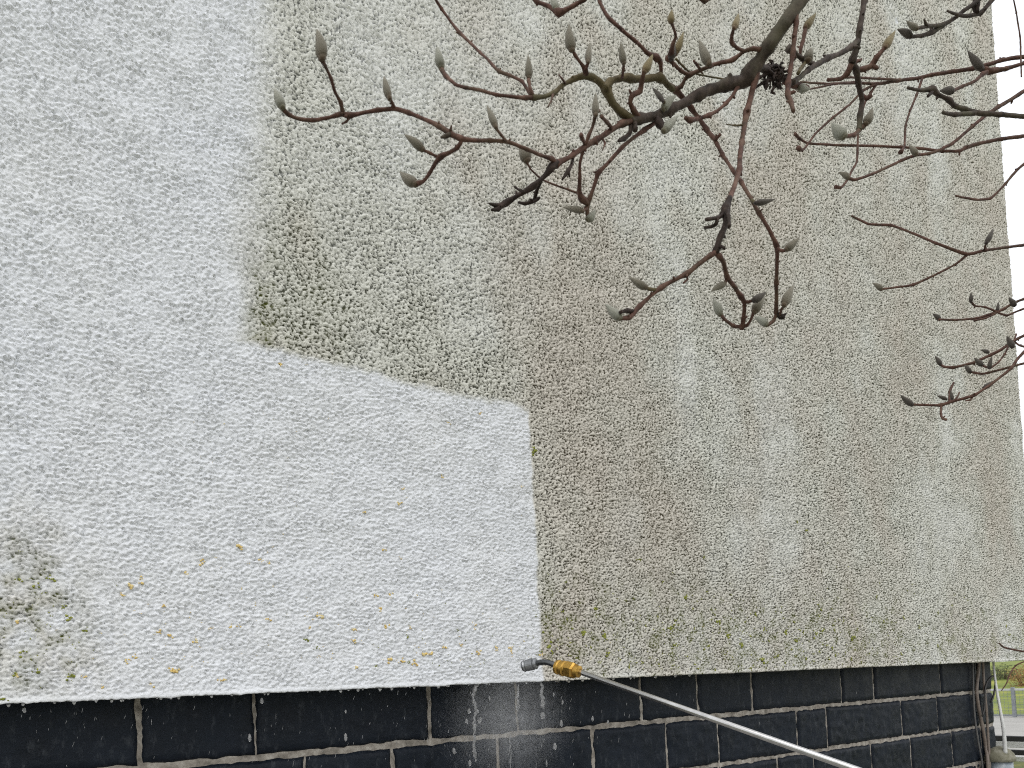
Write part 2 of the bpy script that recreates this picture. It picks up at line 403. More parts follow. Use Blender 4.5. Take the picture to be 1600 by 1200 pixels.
# plinth: mortar bed with single blocks set in it
def grid_mesh(name, x0, x1, z0, z1, y, step, amp, sc_):
    nx = max(2, int((x1 - x0) / step)); nz = max(2, int((z1 - z0) / step))
    v = []; f = []
    for j in range(nz + 1):
        for i in range(nx + 1):
            px = x0 + (x1 - x0) * i / nx; pz = z0 + (z1 - z0) * j / nz
            v.append((px, y - amp * mnoise.fractal(Vector((px * sc_, pz * sc_, 3.1)), .9, 2.0, 4), pz))
    k = nx + 1
    for j in range(nz):
        for i in range(nx): f.append((j * k + i, j * k + i + 1, (j + 1) * k + i + 1, (j + 1) * k + i))
    n = len(v)
    # sides back into the wall so that the bed is a solid body
    v += [(x0, BACK - .3, z0), (x1, BACK - .3, z0), (x1, BACK - .3, z1), (x0, BACK - .3, z1)]
    f += [(n, n + 3, n + 2, n + 1)]
    f.append([j * k for j in range(nz + 1)] + [n + 3, n])
    f.append([j * k + nx for j in range(nz, -1, -1)] + [n + 1, n + 2])
    f.append([nz * k + i for i in range(nx + 1)] + [n + 2, n + 3])
    f.append([i for i in range(nx, -1, -1)] + [n, n + 1])
    return mesh(name, v, f)
plinth = link('plinth', grid_mesh('plinth', -1.6, PEND - .012, -.05, RB + .02, PY - .0040, .012, .0022, 30), M['mortar'], house, smooth=True)

courses = [  # (bottom joint centre, top joint centre, vertical joints)
    (1.4195, 1.652, [-1.58, -1.08, -.52, -.02, .369, .679, 1.258, 1.62, 2.245, 2.586, 2.956, 3.68, 3.985, 4.71, 5.178, PEND]),
    (1.204, 1.4195, [-1.58, -1.2, -.75, -.31, .13, .46, .825, 1.116, 1.53, 1.975, 2.38, 2.706, 3.281, 3.533, 4.251, 4.652, 5.177, PEND]),
    (.982, 1.204, [-1.58, -1.1, -.66, -.15, .32, .78, 1.2, 1.7, 2.25, 2.70, 3.116, 3.405, 3.923, 4.327, 4.802, 5.18, PEND]),
    (.765, .982, [-1.58, -1.05, -.45, .08, .5, 1.02, 1.6, 2.1, 2.5, 3.05, 3.6, 4.1, 4.7, 5.1, PEND]),
    (.55, .765, [-1.58, -.95, -.35, .2, .72, 1.3, 1.9, 2.3, 2.85, 3.3, 3.95, 4.5, 5.0, PEND]),
    (.33, .55, [-1.58, -1.05, -.45, .08, .5, 1.02, 1.6, 2.1, 2.5, 3.05, 3.6, 4.1, 4.7, 5.1, PEND]),
    (.10, .33, [-1.58, -.95, -.35, .2, .72, 1.3, 1.9, 2.3, 2.85, 3.3, 3.95, 4.5, 5.0, PEND])]
def block_mesh(x0, x1, z0, z1, seed, rough, fine, corner):
    nx = max(4, int((x1 - x0) / fine)); nz = max(4, int((z1 - z0) / fine))
    o = Vector((seed * 7.3, seed * 3.1, 0))
    v, f = [], []
    tilt = (random.random() - .5) * .006
    for j in range(nz + 1):
        for i in range(nx + 1):
            u, t = i / nx, j / nz
            px, pz = x0 + (x1 - x0) * u, z0 + (z1 - z0) * t
            ed = min(min(u, 1 - u) * (x1 - x0), min(t, 1 - t) * (z1 - z0))
            wob = mnoise.fractal(Vector((px * 18, pz * 18, 0)) + o, .8, 2, 3)
            wob2 = mnoise.fractal(Vector((px * 18, pz * 18, 5)) + o, .8, 2, 3)
            fall = max(0, 1 - ed / .03)
            big_ = mnoise.noise(Vector((px * 7, pz * 9, 2)) + o)
            rel = rough * (mnoise.fractal(Vector((px * 30 + pz * 12, pz * 34, 9)) + o, .7, 2.1, 5) + .8 * big_)
            round_ = .009 * max(0, 1 - ed / .0065) ** 2
            y = PY - .0135 - rel * min(1, ed / .02 + .25) + round_ + tilt * (u - .5)
            v.append((px + wob * .0055 * fall * (0 if (corner and u > .97) else 1), y, pz + wob2 * .0060 * fall))
    k = nx + 1
    for j in range(nz):
        for i in range(nx): f.append((j * k + i, j * k + i + 1, (j + 1) * k + i + 1, (j + 1) * k + i))
    loop = [i for i in range(k)] + [j * k + nx for j in range(1, nz + 1)] + [nz * k + i for i in range(nx - 1, -1, -1)] + [j * k for j in range(nz - 1, 0, -1)]
    n = len(v); L = len(loop); dep = .22 if corner else .07
    v += [(v[a][0], PY + dep, v[a][2]) for a in loop]
    for i in range(L):
        j = (i + 1) % L; f.append((loop[i], n + i, n + j, loop[j]))
    f.append(list(range(n, n + L)))
    return mesh('block', v, f)
bi = 0
for ci, (zb, zt, js) in enumerate(courses):
    for xa, xb in zip(js[:-1], js[1:]):
        vis = ci < 3 and xa > -.2
        gl = .004 + random.random() * .0035; gr = .004 + random.random() * .0035
        last = xb == PEND
        bm_ = block_mesh(xa + gl, xb - (0 if last else gr), zb + .0095 + random.uniform(-.002, .002), zt - .0095 + random.uniform(-.002, .002),
                         bi, (.0013 if ci == 0 else .0034), .0115 if vis else .05, last)
        link('block', bm_, M['block'], plinth); bi += 1

# ------------------------------------------------------------------ ground, unseen paving added for bounce light, road and bank beyond the corner
M['grass'] = simple('grass_ground', [(.045, .06, .012), (.09, .105, .022), (.17, .16, .035)], 2.6, .95, .6, .05, 8)
M['bankgrass'] = simple('bank_grass', [(.10, .14, .02), (.19, .23, .035), (.34, .33, .06)], .9, .95, .6, .05, 8)
M['concrete'] = simple('concrete', [(.27, .26, .24), (.36, .35, .33)], 5, .8, .3, .003, 6)
M['road'] = simple('road_concrete', [(.30, .29, .265), (.40, .385, .355)], 1.3, .7, .2, .003, 6)
g = link('ground', mesh('ground', [(-400, -400, 0), (400, -400, 0), (400, 400, 0), (-400, 400, 0)], [(0, 1, 2, 3)]), M['grass']); g['kind'] = 'structure'
def slab(name, x0, x1, y0, y1, z0, z1, mat):
    v = [(x0, y0, z0), (x1, y0, z0), (x1, y1, z0), (x0, y1, z0), (x0, y0, z1), (x1, y0, z1), (x1, y1, z1), (x0, y1, z1)]
    f = [(0, 3, 2, 1), (4, 5, 6, 7), (0, 1, 5, 4), (1, 2, 6, 5), (2, 3, 7, 6), (3, 0, 4, 7)]
    me = mesh(name, v, f); bm = bmesh.new(); bm.from_mesh(me); bmesh.ops.bevel(bm, geom=bm.edges[:], offset=min(.02, (z1 - z0) * .2), segments=2, affect='EDGES'); bm.to_mesh(me); bm.free()
    o = link(name, me, mat, smooth=False); o['kind'] = 'structure'; return o
slab('bounce_paving', -4, 6.1, -3.6, PY + .02, -.06, .03, M['concrete'])  # unseen concrete slab, added to throw light back up at the wall
slab('road', 14.2, 25, -40, 60, -.05, .006, M['road'])
# bank rising behind the road
v, f = [], []
ny = 80; nxb = 26
for j in range(ny + 1):
    for i in range(nxb + 1):
        X = 25.2 + i * 1.5; Y = -50 + j * 1.6
        t = min(1, i / 14); zz = 1.15 * t * t * (3 - 2 * t) + .02 * i
        zz += .10 * mnoise.fractal(Vector((X * .35, Y * .35, 0)), .8, 2, 4) * min(1, i / 3) - (.03 if i == 0 else 0)
        v.append((X, Y, zz))
for j in range(ny):
    for i in range(nxb): a = j * (nxb + 1) + i; f.append((a, a + 1, a + nxb + 2, a + nxb + 1))
bk = link('bank', mesh('bank', v, f), M['bankgrass']); bk['kind'] = 'structure'

def box(v, f, c, s, rot=None):
    n = len(v)
    for dx, dy, dz in ((-1, -1, -1), (1, -1, -1), (1, 1, -1), (-1, 1, -1), (-1, -1, 1), (1, -1, 1), (1, 1, 1), (-1, 1, 1)):
        p = Vector((dx * s[0] / 2, dy * s[1] / 2, dz * s[2] / 2))
        if rot: p = rot @ p
        v.append(tuple(Vector(c) + p))
    f += [tuple(n + k for k in q) for q in ((0, 3, 2, 1), (4, 5, 6, 7), (0, 1, 5, 4), (1, 2, 6, 5), (2, 3, 7, 6), (3, 0, 4, 7))]
def bx(name, c, s, mat, parent, bev=.006):
    v, f = [], []; box(v, f, c, s); me = mesh(name, v, f)
    bm = bmesh.new(); bm.from_mesh(me); bmesh.ops.bevel(bm, geom=bm.edges[:], offset=bev, segments=1, affect='EDGES'); bm.to_mesh(me); bm.free()
    return link(name, me, mat, parent, smooth=False)

M['blackpaint'] = simple('black_paint', [(.010, .010, .011), (.022, .022, .023)], 8, .5, .15, .002)
M['whitepaint'] = simple('white_paint', [(.72, .72, .70), (.84, .84, .82)], 6, .6, .15, .002)
M['galv'] = simple('galvanised_steel', [(.20, .215, .23), (.30, .315, .33)], 14, .5, .1, .001, metallic=.4)
fence = empty('rail_fence', (10, 3, 0)); tag(fence, 'black rail fence backed by white boards beyond the plinth corner', 'fence')
for k in range(9):
    bx('post', (10.0, -3.3 + k * 1.85 - .02, .40), (.10, .10, .80), M['blackpaint'], fence, .01)
for zc, hh in ((.705, .065), (.548, .06)):
    bx('rail', (9.925, 4.1, zc), (.045, 15.4, hh), M['blackpaint'], fence)
for zc, hh in ((.625, .075), (.455, .06)):
    bx('board', (10.08, 4.1, zc), (.05, 15.4, hh), M['whitepaint'], fence)
mf = empty('mesh_fence', (25.0, 3, 0)); tag(mf, 'low galvanised mesh fence with grey posts at the foot of the grass bank', 'fence')
for k in range(16):
    bx('post', (24.6, -12 + k * 2.4 + .55, .42), (.09, .09, .9), M['galv'], mf)
M['rail'] = simple('pale_steel', [(.42, .43, .42), (.52, .53, .52)], 14, .5, .1, .001)
bx('top_rail', (24.6, 6, .80), (.06, 38, .06), M['rail'], mf)
bx('bottom_rail', (24.6, 6, .06), (.05, 38, .05), M['galv'], mf)
v, f = [], []
for k in range(380): box(v, f, (24.6, -12.9 + k * .1, .43), (.006, .006, .72))
for k in range(9): box(v, f, (24.6, 6, .12 + k * .08), (.006, 37.8, .006))
o = link('wire_mesh', mesh('wire_mesh', v, f), M['galv'], mf, smooth=False); o['kind'] = 'stuff'

def shrub(name, label, c, r, hgt, cols, seed, n=1600):
    root = empty(name, c); tag(root, label, 'shrub'); rnd = random.Random(seed)
    v, f = [], []; c = Vector(c)
    for k in range(14):
        a = rnd.uniform(0, 6.28); d = Vector((math.cos(a) * r * .6, math.sin(a) * r * .6, hgt * rnd.uniform(.6, .9)))
        for s in range(3):
            p = c + d * s / 3; q_ = c + d * (s + 1) / 3; w_ = .018 * (1 - s / 4)
            i0 = len(v)
            for pt in (p, q_):
                for e in range(4): an = e * 1.571; v.append((pt.x + w_ * math.cos(an), pt.y + w_ * math.sin(an), pt.z))
            for e in range(4): e2 = (e + 1) % 4; f.append((i0 + e, i0 + e2, i0 + 4 + e2, i0 + 4 + e))
    link('stem', mesh('stem', v, f), M['twig'], root)
    v, f = [], []
    for k in range(n):
        u = Vector((rnd.gauss(0, 1), rnd.gauss(0, 1), rnd.gauss(0, 1))).normalized() * (rnd.random() ** .45)
        lump = 1 + .35 * mnoise.noise(u * 2.2 + Vector((seed, 0, 0)))
        p = c + Vector((u.x * r * lump, u.y * r * lump, hgt * .55 + u.z * hgt * .48 * lump))
        if p.z < c.z: continue
        s = rnd.uniform(.02, .05); t1 = Vector((rnd.gauss(0, 1), rnd.gauss(0, 1), rnd.gauss(0, 1))).normalized(); t2 = t1.orthogonal().normalized()
        i0 = len(v); v += [tuple(p - t1 * s), tuple(p + t2 * s * .5), tuple(p + t1 * s), tuple(p - t2 * s * .5)]; f.append((i0, i0 + 1, i0 + 2, i0 + 3))
    mat = simple(name + '_leaf', cols, 7, .7, 0)
    o = link('foliage', mesh('foliage', v, f), mat, root, smooth=False); o['kind'] = 'stuff'
def groundpt(px, py, depth):
    return at(px, py, depth)
p = groundpt(1566, 1062, 34); shrub('bush', 'dark olive bush on the grass bank beyond the mesh fence', (p.x, p.y, p.z - .35), .75, 1.0, [(.03, .045, .012), (.09, .10, .03)], 3)
p = groundpt(1603, 1070, 31); shrub('bush', 'orange brown bush on the grass bank at the right edge', (p.x, p.y, p.z - .35), .62, 1.15, [(.16, .075, .02), (.34, .19, .05)], 4)

# ------------------------------------------------------------------ tubes
def spline(pts, step, kink=0.0, node=0.0):
    """Catmull-Rom through (Vector, radius) -> dense list"""
    out = []
    P_ = [pts[0]] + pts + [pts[-1]]
    for i in range(1, len(P_) - 2):
        (p0, r0), (p1, r1), (p2, r2), (p3, r3) = P_[i - 1:i + 3]
        n = max(2, int((p2 - p1).length / step))
        for k in range(n):
            t = k / n; t2 = t * t; t3 = t2 * t
            p = .5 * ((2 * p1) + (-p0 + p2) * t + (2 * p0 - 5 * p1 + 4 * p2 - p3) * t2 + (-p0 + 3 * p1 - 3 * p2 + p3) * t3)
            if kink: p = p.lerp(p1.lerp(p2, t), kink)
            rr = r1 + (r2 - r1) * t
            if node:
                L_ = (p2 - p1).length
                if i % 2 == 0: rr *= 1 + node * math.exp(-(t * L_ / (1.5 * r1)) ** 2)
                else: rr *= 1 + node * math.exp(-((1 - t) * L_ / (1.5 * r2)) ** 2)
            out.append((p, rr))
    out.append(pts[-1]); return out
def tube(v, f, pts, sides=8, wob=0.0, seed=0, cap=True):
    up = Vector((.31, .42, .85)); n0 = len(v); L = len(pts)
    nrm = None
    for i, (p, r) in enumerate(pts):
        d = (pts[min(i + 1, L - 1)][0] - pts[max(i - 1, 0)][0])
        d = d.normalized() if d.length > 1e-9 else Vector((0, 0, 1))
        if nrm is None: nrm = d.cross(up).normalized()
        else: nrm = (nrm - d * nrm.dot(d)).normalized()
        b = d.cross(nrm)
        for s in range(sides):
            a = 6.28318 * s / sides
            rr = r
            if wob: rr = r * (1 + wob * mnoise.noise(p * 55 + Vector((seed * 3.3 + math.cos(a) * .8, math.sin(a) * .8, 0))) + wob * .7 * mnoise.noise(p * 160 + Vector((seed, math.cos(a), math.sin(a)))))
            v.append(tuple(p + (nrm * math.cos(a) + b * math.sin(a)) * rr))
    for i in range(L - 1):
        for s in range(sides):
            s2 = (s + 1) % sides; a = n0 + i * sides
            f.append((a + s, a + s2, a + sides + s2, a + sides + s))
    if cap:
        f.append([n0 + s for s in range(sides - 1, -1, -1)]); f.append([n0 + (L - 1) * sides + s for s in range(sides)])
def tube_obj(name, pts, mat, parent=None, sides=8, step=.01, wob=0.0, seed=0):
    v, f = [], []; tube(v, f, spline(pts, step), sides, wob, seed)
    return link(name, mesh(name, v, f), mat, parent)

# ------------------------------------------------------------------ magnolia: bare twigs with furry buds
def depth_a(x, y):      # the bough hanging nearest to the camera
    return 1.0 + .22 * min(1.1, max(-.2, (x - 430) / 800)) + .045 * math.sin(x / 95 + y / 70) + .03 * math.sin(y / 60 - x / 150)
def depth_b(x, y):      # the shoots further right
    return 1.42 + .30 * min(1.6, max(0, (x - 1230) / 370)) + .05 * math.sin(x / 80 + y / 55)
def depth_c(x, y):      # far shoots low on the right
    return 2.25 + .12 * math.sin(x / 70 + y / 45)
DEP = {'a': depth_a, 'b': depth_b, 'c': depth_c}
TR = Vector((3.05, -1.93, 0))
tree = empty('magnolia_tree', TR)
tag(tree, 'bare magnolia tree with furry grey buds reaching in front of the wall', 'tree')
bark_of = {'L': M['limb'], 'T': M['twig'], 'O': M['olive'], 'D': M['dark']}
branches = {}
def br(key, grp, mat, pts, off0=0.0, off1=0.0, sides=8):
    fn = DEP[grp]; n = len(pts); out = []; last = pts[0][2]
    for i, q in enumerate(pts):
        if len(q) > 2: last = q[2]
        d = fn(q[0], q[1]) + off0 + (off1 - off0) * i / max(1, n - 1)
        out.append((at(q[0], q[1], d), last * .87 * d / FPX))
    v, f = [], []; tube(v, f, spline(out, .004, .45, .30), sides, .24, len(branches))
    rs = random.Random(len(branches) * 13 + 5)
    for (p_, r_), (q_, _r) in zip(out[1:-1], out[2:]):     # leaf scars and spurs at the nodes
        if rs.random() < .55:
            d_ = (q_ - p_).normalized(); side = d_.cross(Vector((rs.gauss(0, 1), rs.gauss(0, 1), rs.gauss(0, 1)))).normalized()
            ln = r_ * rs.uniform(1.5, 2.9); w_ = r_ * rs.uniform(.45, .75)
            e_ = p_ + (side + d_ * rs.uniform(-.5, .9)).normalized() * ln
            tube(v, f, [(p_, w_), (p_.lerp(e_, .6), w_ * .95), (p_.lerp(e_, .85), w_ * .7), (e_, w_ * .25)], 6, .2, rs.random())
    o = link('branch', mesh('branch', v, f), bark_of[mat], tree)
    branches[key] = (o, grp, off0, off1); return o

BUDM = {}
def bud_mesh(kind, var):
    if (kind, var) in BUDM: return BUDM[(kind, var)]
    rnd = random.Random(var * 17 + 3)
    prof = [(0, .20), (.04, .30), (.09, .34), (.12, .33), (.14, .40), (.24, .49), (.36, .50), (.50, .45), (.64, .36), (.78, .25), (.90, .13), (.97, .055), (1.0, .012)]
    S = 12; v, f = [], []; bx_, by_ = rnd.uniform(-.12, .12), rnd.uniform(-.12, .12)
    for t, r in prof:
        for s in range(S):
            a = 6.28318 * s / S
            seam = 1 - .13 * max(0, math.cos(a - .6 - t * .8)) ** 14 * (t > .13)
            rr = r * seam * (1 + .05 * math.sin(a * 2 + var) + rnd.uniform(-.03, .03))
            v.append((rr * math.cos(a) + bx_ * math.sin(t * 3.1), rr * math.sin(a) * .92 + by_ * math.sin(t * 3.1), t))
    for i in range(len(prof) - 1):
        for s in range(S):
            s2 = (s + 1) % S; f.append((i * S + s, i * S + s2, (i + 1) * S + s2, (i + 1) * S + s))
    f.append([s for s in range(S - 1, -1, -1)]); f.append([(len(prof) - 1) * S + s for s in range(S)])
    me = mesh('bud', v, f); me.materials.append(M[kind]); me.polygons.foreach_set('use_smooth', np.ones(len(me.polygons), dtype=bool))
    BUDM[(kind, var)] = me; return me
nb = 0
def bud(key, kind, bx0, by0, tx, ty, wid, off=None):
    global nb
    o, grp, o0, o1 = branches[key]; fn = DEP[grp]
    d = fn(bx0, by0) + (o1 if off is None else off)
    a = at(bx0, by0, d); b_ = at(tx, ty, d + random.uniform(-.008, .010))
    ax = b_ - a; ln = ax.length; wd = wid * d / FPX
    b2 = bpy.data.objects.new('bud', bud_mesh(kind, nb % 4)); col.objects.link(b2); nb += 1
    a = a - ax * .06
    rot = ax.to_track_quat('Z', 'Y').to_matrix().to_4x4() @ Matrix.Rotation(random.uniform(0, 6.28), 4, 'Z')
    mw = Matrix.Translation(a) @ rot @ Matrix.Diagonal((wd, wd, ln * 1.08, 1))
    b2.parent = o; b2.matrix_parent_inverse = Matrix.Translation(-world_loc(o)); b2.matrix_basis = mw
    return b2

# ---- the bough
br('limb', 'a', 'L', [(1262, -22, 11), (1250, 0, 10.5), (1227, 36, 11.5), (1203, 68, 10.5), (1187, 93, 10.5), (1172, 114, 12), (1160, 126, 11.5), (1140, 131, 9.5), (1117, 138, 9), (1093, 147, 8.5), (1070, 161, 8), (1047, 171, 7.5), (1023, 181, 7.5), (1000, 186, 7.5), (985, 189, 7)], sides=14)
br('b1', 'a', 'T', [(990, 188, 6), (972, 193, 4.6), (954, 204, 4.6), (931, 219, 4.6), (913, 229, 4.8), (896, 242, 4.2), (878, 252, 4.5), (867, 257, 7)], sides=9)
br('b1d', 'a', 'D', [(870, 253, 6.5), (862, 262, 6), (849, 277, 4), (832, 292, 4.8), (808, 306, 4), (791, 317, 5), (779, 322, 5), (764, 318, 1.5)], 0, -.02)
br('b1e', 'a', 'D', [(790, 317, 4), (778, 326, 4), (768, 328, 2)], -.016, -.03)
br('b1f', 'a', 'D', [(846, 280, 3.5), (838, 300, 3), (834, 314, 4), (820, 318, 2.8), (809, 316, 2)], -.005, .02)
br('b1g', 'a', 'D', [(820, 300, 2.6), (812, 297, 2.2), (804, 292, 2)], -.01, -.03)
br('b1h', 'a', 'D', [(895, 248, 3), (893, 258, 2.6), (888, 267, 4), (878, 281, 1.6)], 0, -.02)
br('b1i', 'a', 'T', [(941, 216, 2), (945, 224, 1.8), (942, 234, 1)], 0, -.02)
br('b1j', 'a', 'D', [(835, 315, 3.2), (843, 309, 2.4)], 0, -.01)
br('b2', 'a', 'T', [(868, 254, 5), (862, 248, 3.6), (843, 242, 3.2), (823, 233, 3), (794, 222, 3.2), (767, 220, 3.2), (745, 220, 3.6), (721, 217, 4.4), (703, 208, 5), (686, 197, 3.8), (663, 186, 3.4), (639, 176, 3.2), (617, 170, 3.8), (590, 172, 3.4), (563, 177, 3.6), (545, 180, 4.6), (534, 177, 4.6), (525, 180, 3.4), (511, 184, 3), (488, 188, 3), (464, 185, 3.2), (450, 178, 3.4), (443, 171, 4.5)], 0, 0)
bud('b2', 'p', 442, 169, 429, 139, 17)
br('b2a', 'a', 'T', [(536, 177, 4), (532, 160, 3.2), (523, 143, 2.9), (517, 123, 2.8), (509, 105, 2.8), (503, 93, 4.2)], 0, -.03); bud('b2a', 'g', 503, 92, 495, 46, 20)
br('b2b', 'a', 'T', [(546, 184, 2.4), (541, 190, 1.6), (534, 194, 1.2)], 0, 0)
br('b2c', 'a', 'T', [(617, 170, 3.4), (613, 162, 2.4), (609, 153, 3)], 0, -.02); bud('b2c', 'g', 609, 154, 600, 119, 14)
br('b2d', 'a', 'L', [(704, 209, 4.5), (696, 213, 3.4), (688, 215, 1.6)], 0, 0)
br('b2e', 'a', 'T', [(722, 219, 3.6), (714, 231, 3.3), (703, 238, 3.4), (688, 246, 4.6), (680, 256, 3.4), (671, 271, 3), (662, 283, 3), (652, 287, 4.2)], 0, .05); bud('b2e', 'g', 651, 288, 625, 268, 18)
br('b2f', 'a', 'T', [(686, 247, 3), (672, 239, 2.2), (660, 234, 2.6)], .03, .02); bud('b2f', 'g', 661, 234, 632, 210, 15)
br('b2g', 'a', 'T', [(792, 222, 2.8), (783, 211, 2), (774, 199, 3)], 0, -.02); bud('b2g', 'g', 775, 199, 761, 165, 13)
br('b2h', 'a', 'T', [(906, 303, 2), (887, 296, 1.8), (867, 289, 1.8), (846, 280, 1.7), (829, 264, 1.8), (822, 251, 2.6)], .035, .045); bud('b2h', 'g', 824, 252, 811, 226, 19, .045)
# ---- upper left fork
br('b3', 'a', 'O', [(990, 187, 6), (972, 177, 6.2), (957, 160, 6.6), (948, 143, 6.4), (940, 131, 6.4), (926, 121, 5.2), (913, 118, 5.2), (896, 124, 4.2), (878, 134, 3.8), (866, 145, 3.8), (849, 151, 4), (832, 153, 5)], 0, .02, 10)
br('b3x', 'a', 'T', [(838, 152, 4.4), (820, 153, 3.4), (800, 151, 3), (776, 148, 2.8), (750, 141, 2.8), (728, 137, 2.8), (712, 132, 3.2), (698, 120, 3.2), (690, 109, 4.5)], .02, .03); bud('b3x', 'p', 690, 107, 683, 73, 17)
br('b3a', 'a', 'T', [(834, 152, 4), (829, 141, 2.8), (826, 124, 3)], .02, .0); bud('b3a', 'g', 826, 122, 825, 86, 13)
br('b3b', 'a', 'T', [(830, 150, 3.6), (816, 128, 2.8), (797, 118, 2.7), (779, 111, 3), (762, 93, 2.5), (750, 82, 2.5), (734, 66, 2.5), (718, 51, 2.8), (703, 32, 2.4), (690, 14, 2.4), (672, -14, 2.4)], .02, .06)
br('b3c', 'a', 'T', [(916, 116, 4.4), (914, 108, 4), (908, 99, 2.8), (899, 87, 2.8), (894, 77, 3)], 0, -.03); bud('b3c', 'g', 894, 79, 889, 38, 16)
br('b3d', 'a', 'T', [(914, 110, 3), (917, 103, 2.4), (919, 97, 2.6)], -.01, -.02); bud('b3d', 'g', 919, 97, 922, 66, 10.5)
br('b3e', 'a', 'T', [(883, 130, 2.2), (878, 123, 1.5), (873, 117, 1.1)], .01, -.01)
br('b3f', 'a', 'T', [(864, 148, 2.6), (861, 158, 1.8), (856, 167, 1.6)], .015, 0)
# ---- right fork of it, passing behind the limb and dropping
br('b4', 'a', 'O', [(945, 139, 6), (952, 128, 5.4), (963, 123, 5.4), (983, 122, 5.8), (1007, 123, 6), (1030, 121, 6), (1042, 131, 5.4), (1052, 140, 5)], 0, .03, 10)
br('b4b', 'a', 'T', [(1046, 134, 5.2), (1056, 141, 5), (1066, 152, 4.4), (1080, 169, 4), (1093, 186, 3.6), (1104, 202, 3.8), (1117, 219, 3.8), (1129, 242, 3.4), (1146, 268, 3.4), (1158, 285, 3.4), (1172, 308, 3.4), (1186, 333, 3.4), (1203, 361, 3.4), (1214, 385, 4), (1214, 412, 3.3), (1213, 441, 3.3), (1213, 469, 3.3), (1213, 490, 3.8)], .035, .06)
br('b4c', 'a', 'T', [(1213, 490, 3.6), (1209, 501, 2.8), (1199, 508, 2.8)], .06, .05); bud('b4c', 'p', 1199, 508, 1178, 494, 13.5)
br('b4d', 'a', 'D', [(1213, 489, 3.6), (1220, 495, 4.4), (1226, 497, 3)], .06, .05)
br('b4e', 'a', 'T', [(1218, 494, 2.6), (1221, 484, 2.1), (1225, 476, 2.5)], .055, .045); bud('b4e', 'g', 1225, 477, 1240, 446, 15)
br('b4f', 'a', 'T', [(1214, 388, 3), (1222, 392, 2.2), (1229, 390, 2.8)], .05, .03); bud('b4f', 'g', 1228, 390, 1249, 371, 13)
br('b4g', 'a', 'O', [(1174, 313, 3), (1181, 317, 2.8)], .045, .03); bud('b4g', 'd', 1180, 317, 1211, 311, 10.5)
br('b4h', 'a', 'T', [(1116, 219, 2.4), (1121, 215, 2), (1126, 209, 3.2)], .04, .02)
br('b4i', 'a', 'T', [(972, 121, 3), (974, 108, 2.3), (975, 98, 2.8)], 0, -.03); bud('b4i', 'g', 975, 99, 970, 66, 12)
br('b4j', 'a', 'T', [(999, 184, 4.4), (990, 172, 3.8), (985, 161, 3.8), (987, 150, 4.2), (1000, 142, 5.6), (1003, 126, 3.6), (1006, 112, 3.6)], -.005, -.03); bud('b4j', 'y', 1006, 113, 1020, 85, 13)
br('b4k', 'a', 'T', [(934, -12, 2.8), (937, 4, 2.8), (951, 28, 3.6), (972, 47, 2.8), (995, 66, 3.2), (1012, 83, 3), (1026, 90, 6.5), (1032, 100, 3.2), (1033, 120, 3.8)], .03, .03)
# ---- twigs along the limb
br('b6', 'a', 'T', [(1188, 78, 4.6), (1176, 76, 3.4), (1163, 80, 3.4), (1145, 93, 3.8), (1126, 98, 3.2), (1110, 103, 3.3), (1093, 110, 3.2), (1077, 117, 3.8), (1070, 124, 3), (1064, 135, 3.2), (1052, 141, 4)], 0, .03)
br('b6a', 'a', 'T', [(1076, 117, 3.6), (1063, 110, 3), (1051, 98, 3.2), (1042, 90, 4.2)], .02, .01)
br('b6b', 'a', 'T', [(1050, 96, 4), (1049, 84, 5), (1051, 70, 3.6), (1056, 58, 2.4), (1053, 45, 2.4), (1049, 34, 3)], .012, -.02); bud('b6b', 'y', 1049, 36, 1050, 15, 12)
bud('b6b', 'd', 1048, 93, 1053, 64, 13, .0); bud('b6b', 'y', 1056, 84, 1068, 50, 12, .004)
br('b6c', 'a', 'O', [(1056, 92, 2), (1077, 112, 1.6), (1105, 119, 1.5), (1135, 124, 1.5), (1180, 126, 1.4)], .02, .06)
br('b6d', 'a', 'T', [(1094, 109, 2.2), (1089, 101, 2), (1084, 95, 1.8)], .01, 0)
br('b6e', 'a', 'T', [(1113, 103, 2.6), (1108, 99, 3)], .01, 0); bud('b6e', 'g', 1108, 100, 1092, 62, 15)
br('b6f', 'a', 'T', [(1163, 80, 3), (1152, 75, 2.6), (1143, 66, 4), (1144, 54, 2.8), (1147, 43, 3.4)], .005, -.03); bud('b6f', 'y', 1147, 44, 1154, 21, 11.5)
br('b6g', 'a', 'O', [(1041, 168, 2.6), (1036, 156, 2.6)], -.01, -.02); bud('b6g', 'd', 1036, 158, 1019, 137, 8)
bud('limb', 'p', 1036, 171, 1056, 149, 14, -.012)
br('b6h', 'a', 'D', [(1026, 183, 4), (1030, 192, 6), (1038, 203, 4.4)], -.005, -.02); bud('b6h', 'p', 1037, 205, 1059, 181, 16)
br('b8', 'a', 'T', [(1157, 130, 4), (1151, 138, 3), (1145, 149, 3), (1135, 161, 3.2), (1121, 173, 3), (1108, 180, 3.6), (1091, 185, 3), (1079, 188, 4.5), (1071, 184, 3.4)], .0, -.05)
br('b9', 'a', 'T', [(1181, 104, 6), (1180, 121, 5.6), (1174, 149, 5.2), (1167, 175, 5.4), (1163, 198, 4.8), (1159, 224, 4.6), (1156, 250, 4.6), (1155, 266, 4.8), (1147, 293, 4.4), (1138, 314, 4.8)], -.004, -.02, 10)
br('b9x', 'a', 'D', [(1140, 310, 5.4), (1133, 327, 7), (1134, 347, 5.4), (1127, 367, 5), (1121, 384, 5), (1117, 395, 6.2)], -.02, -.02, 10)
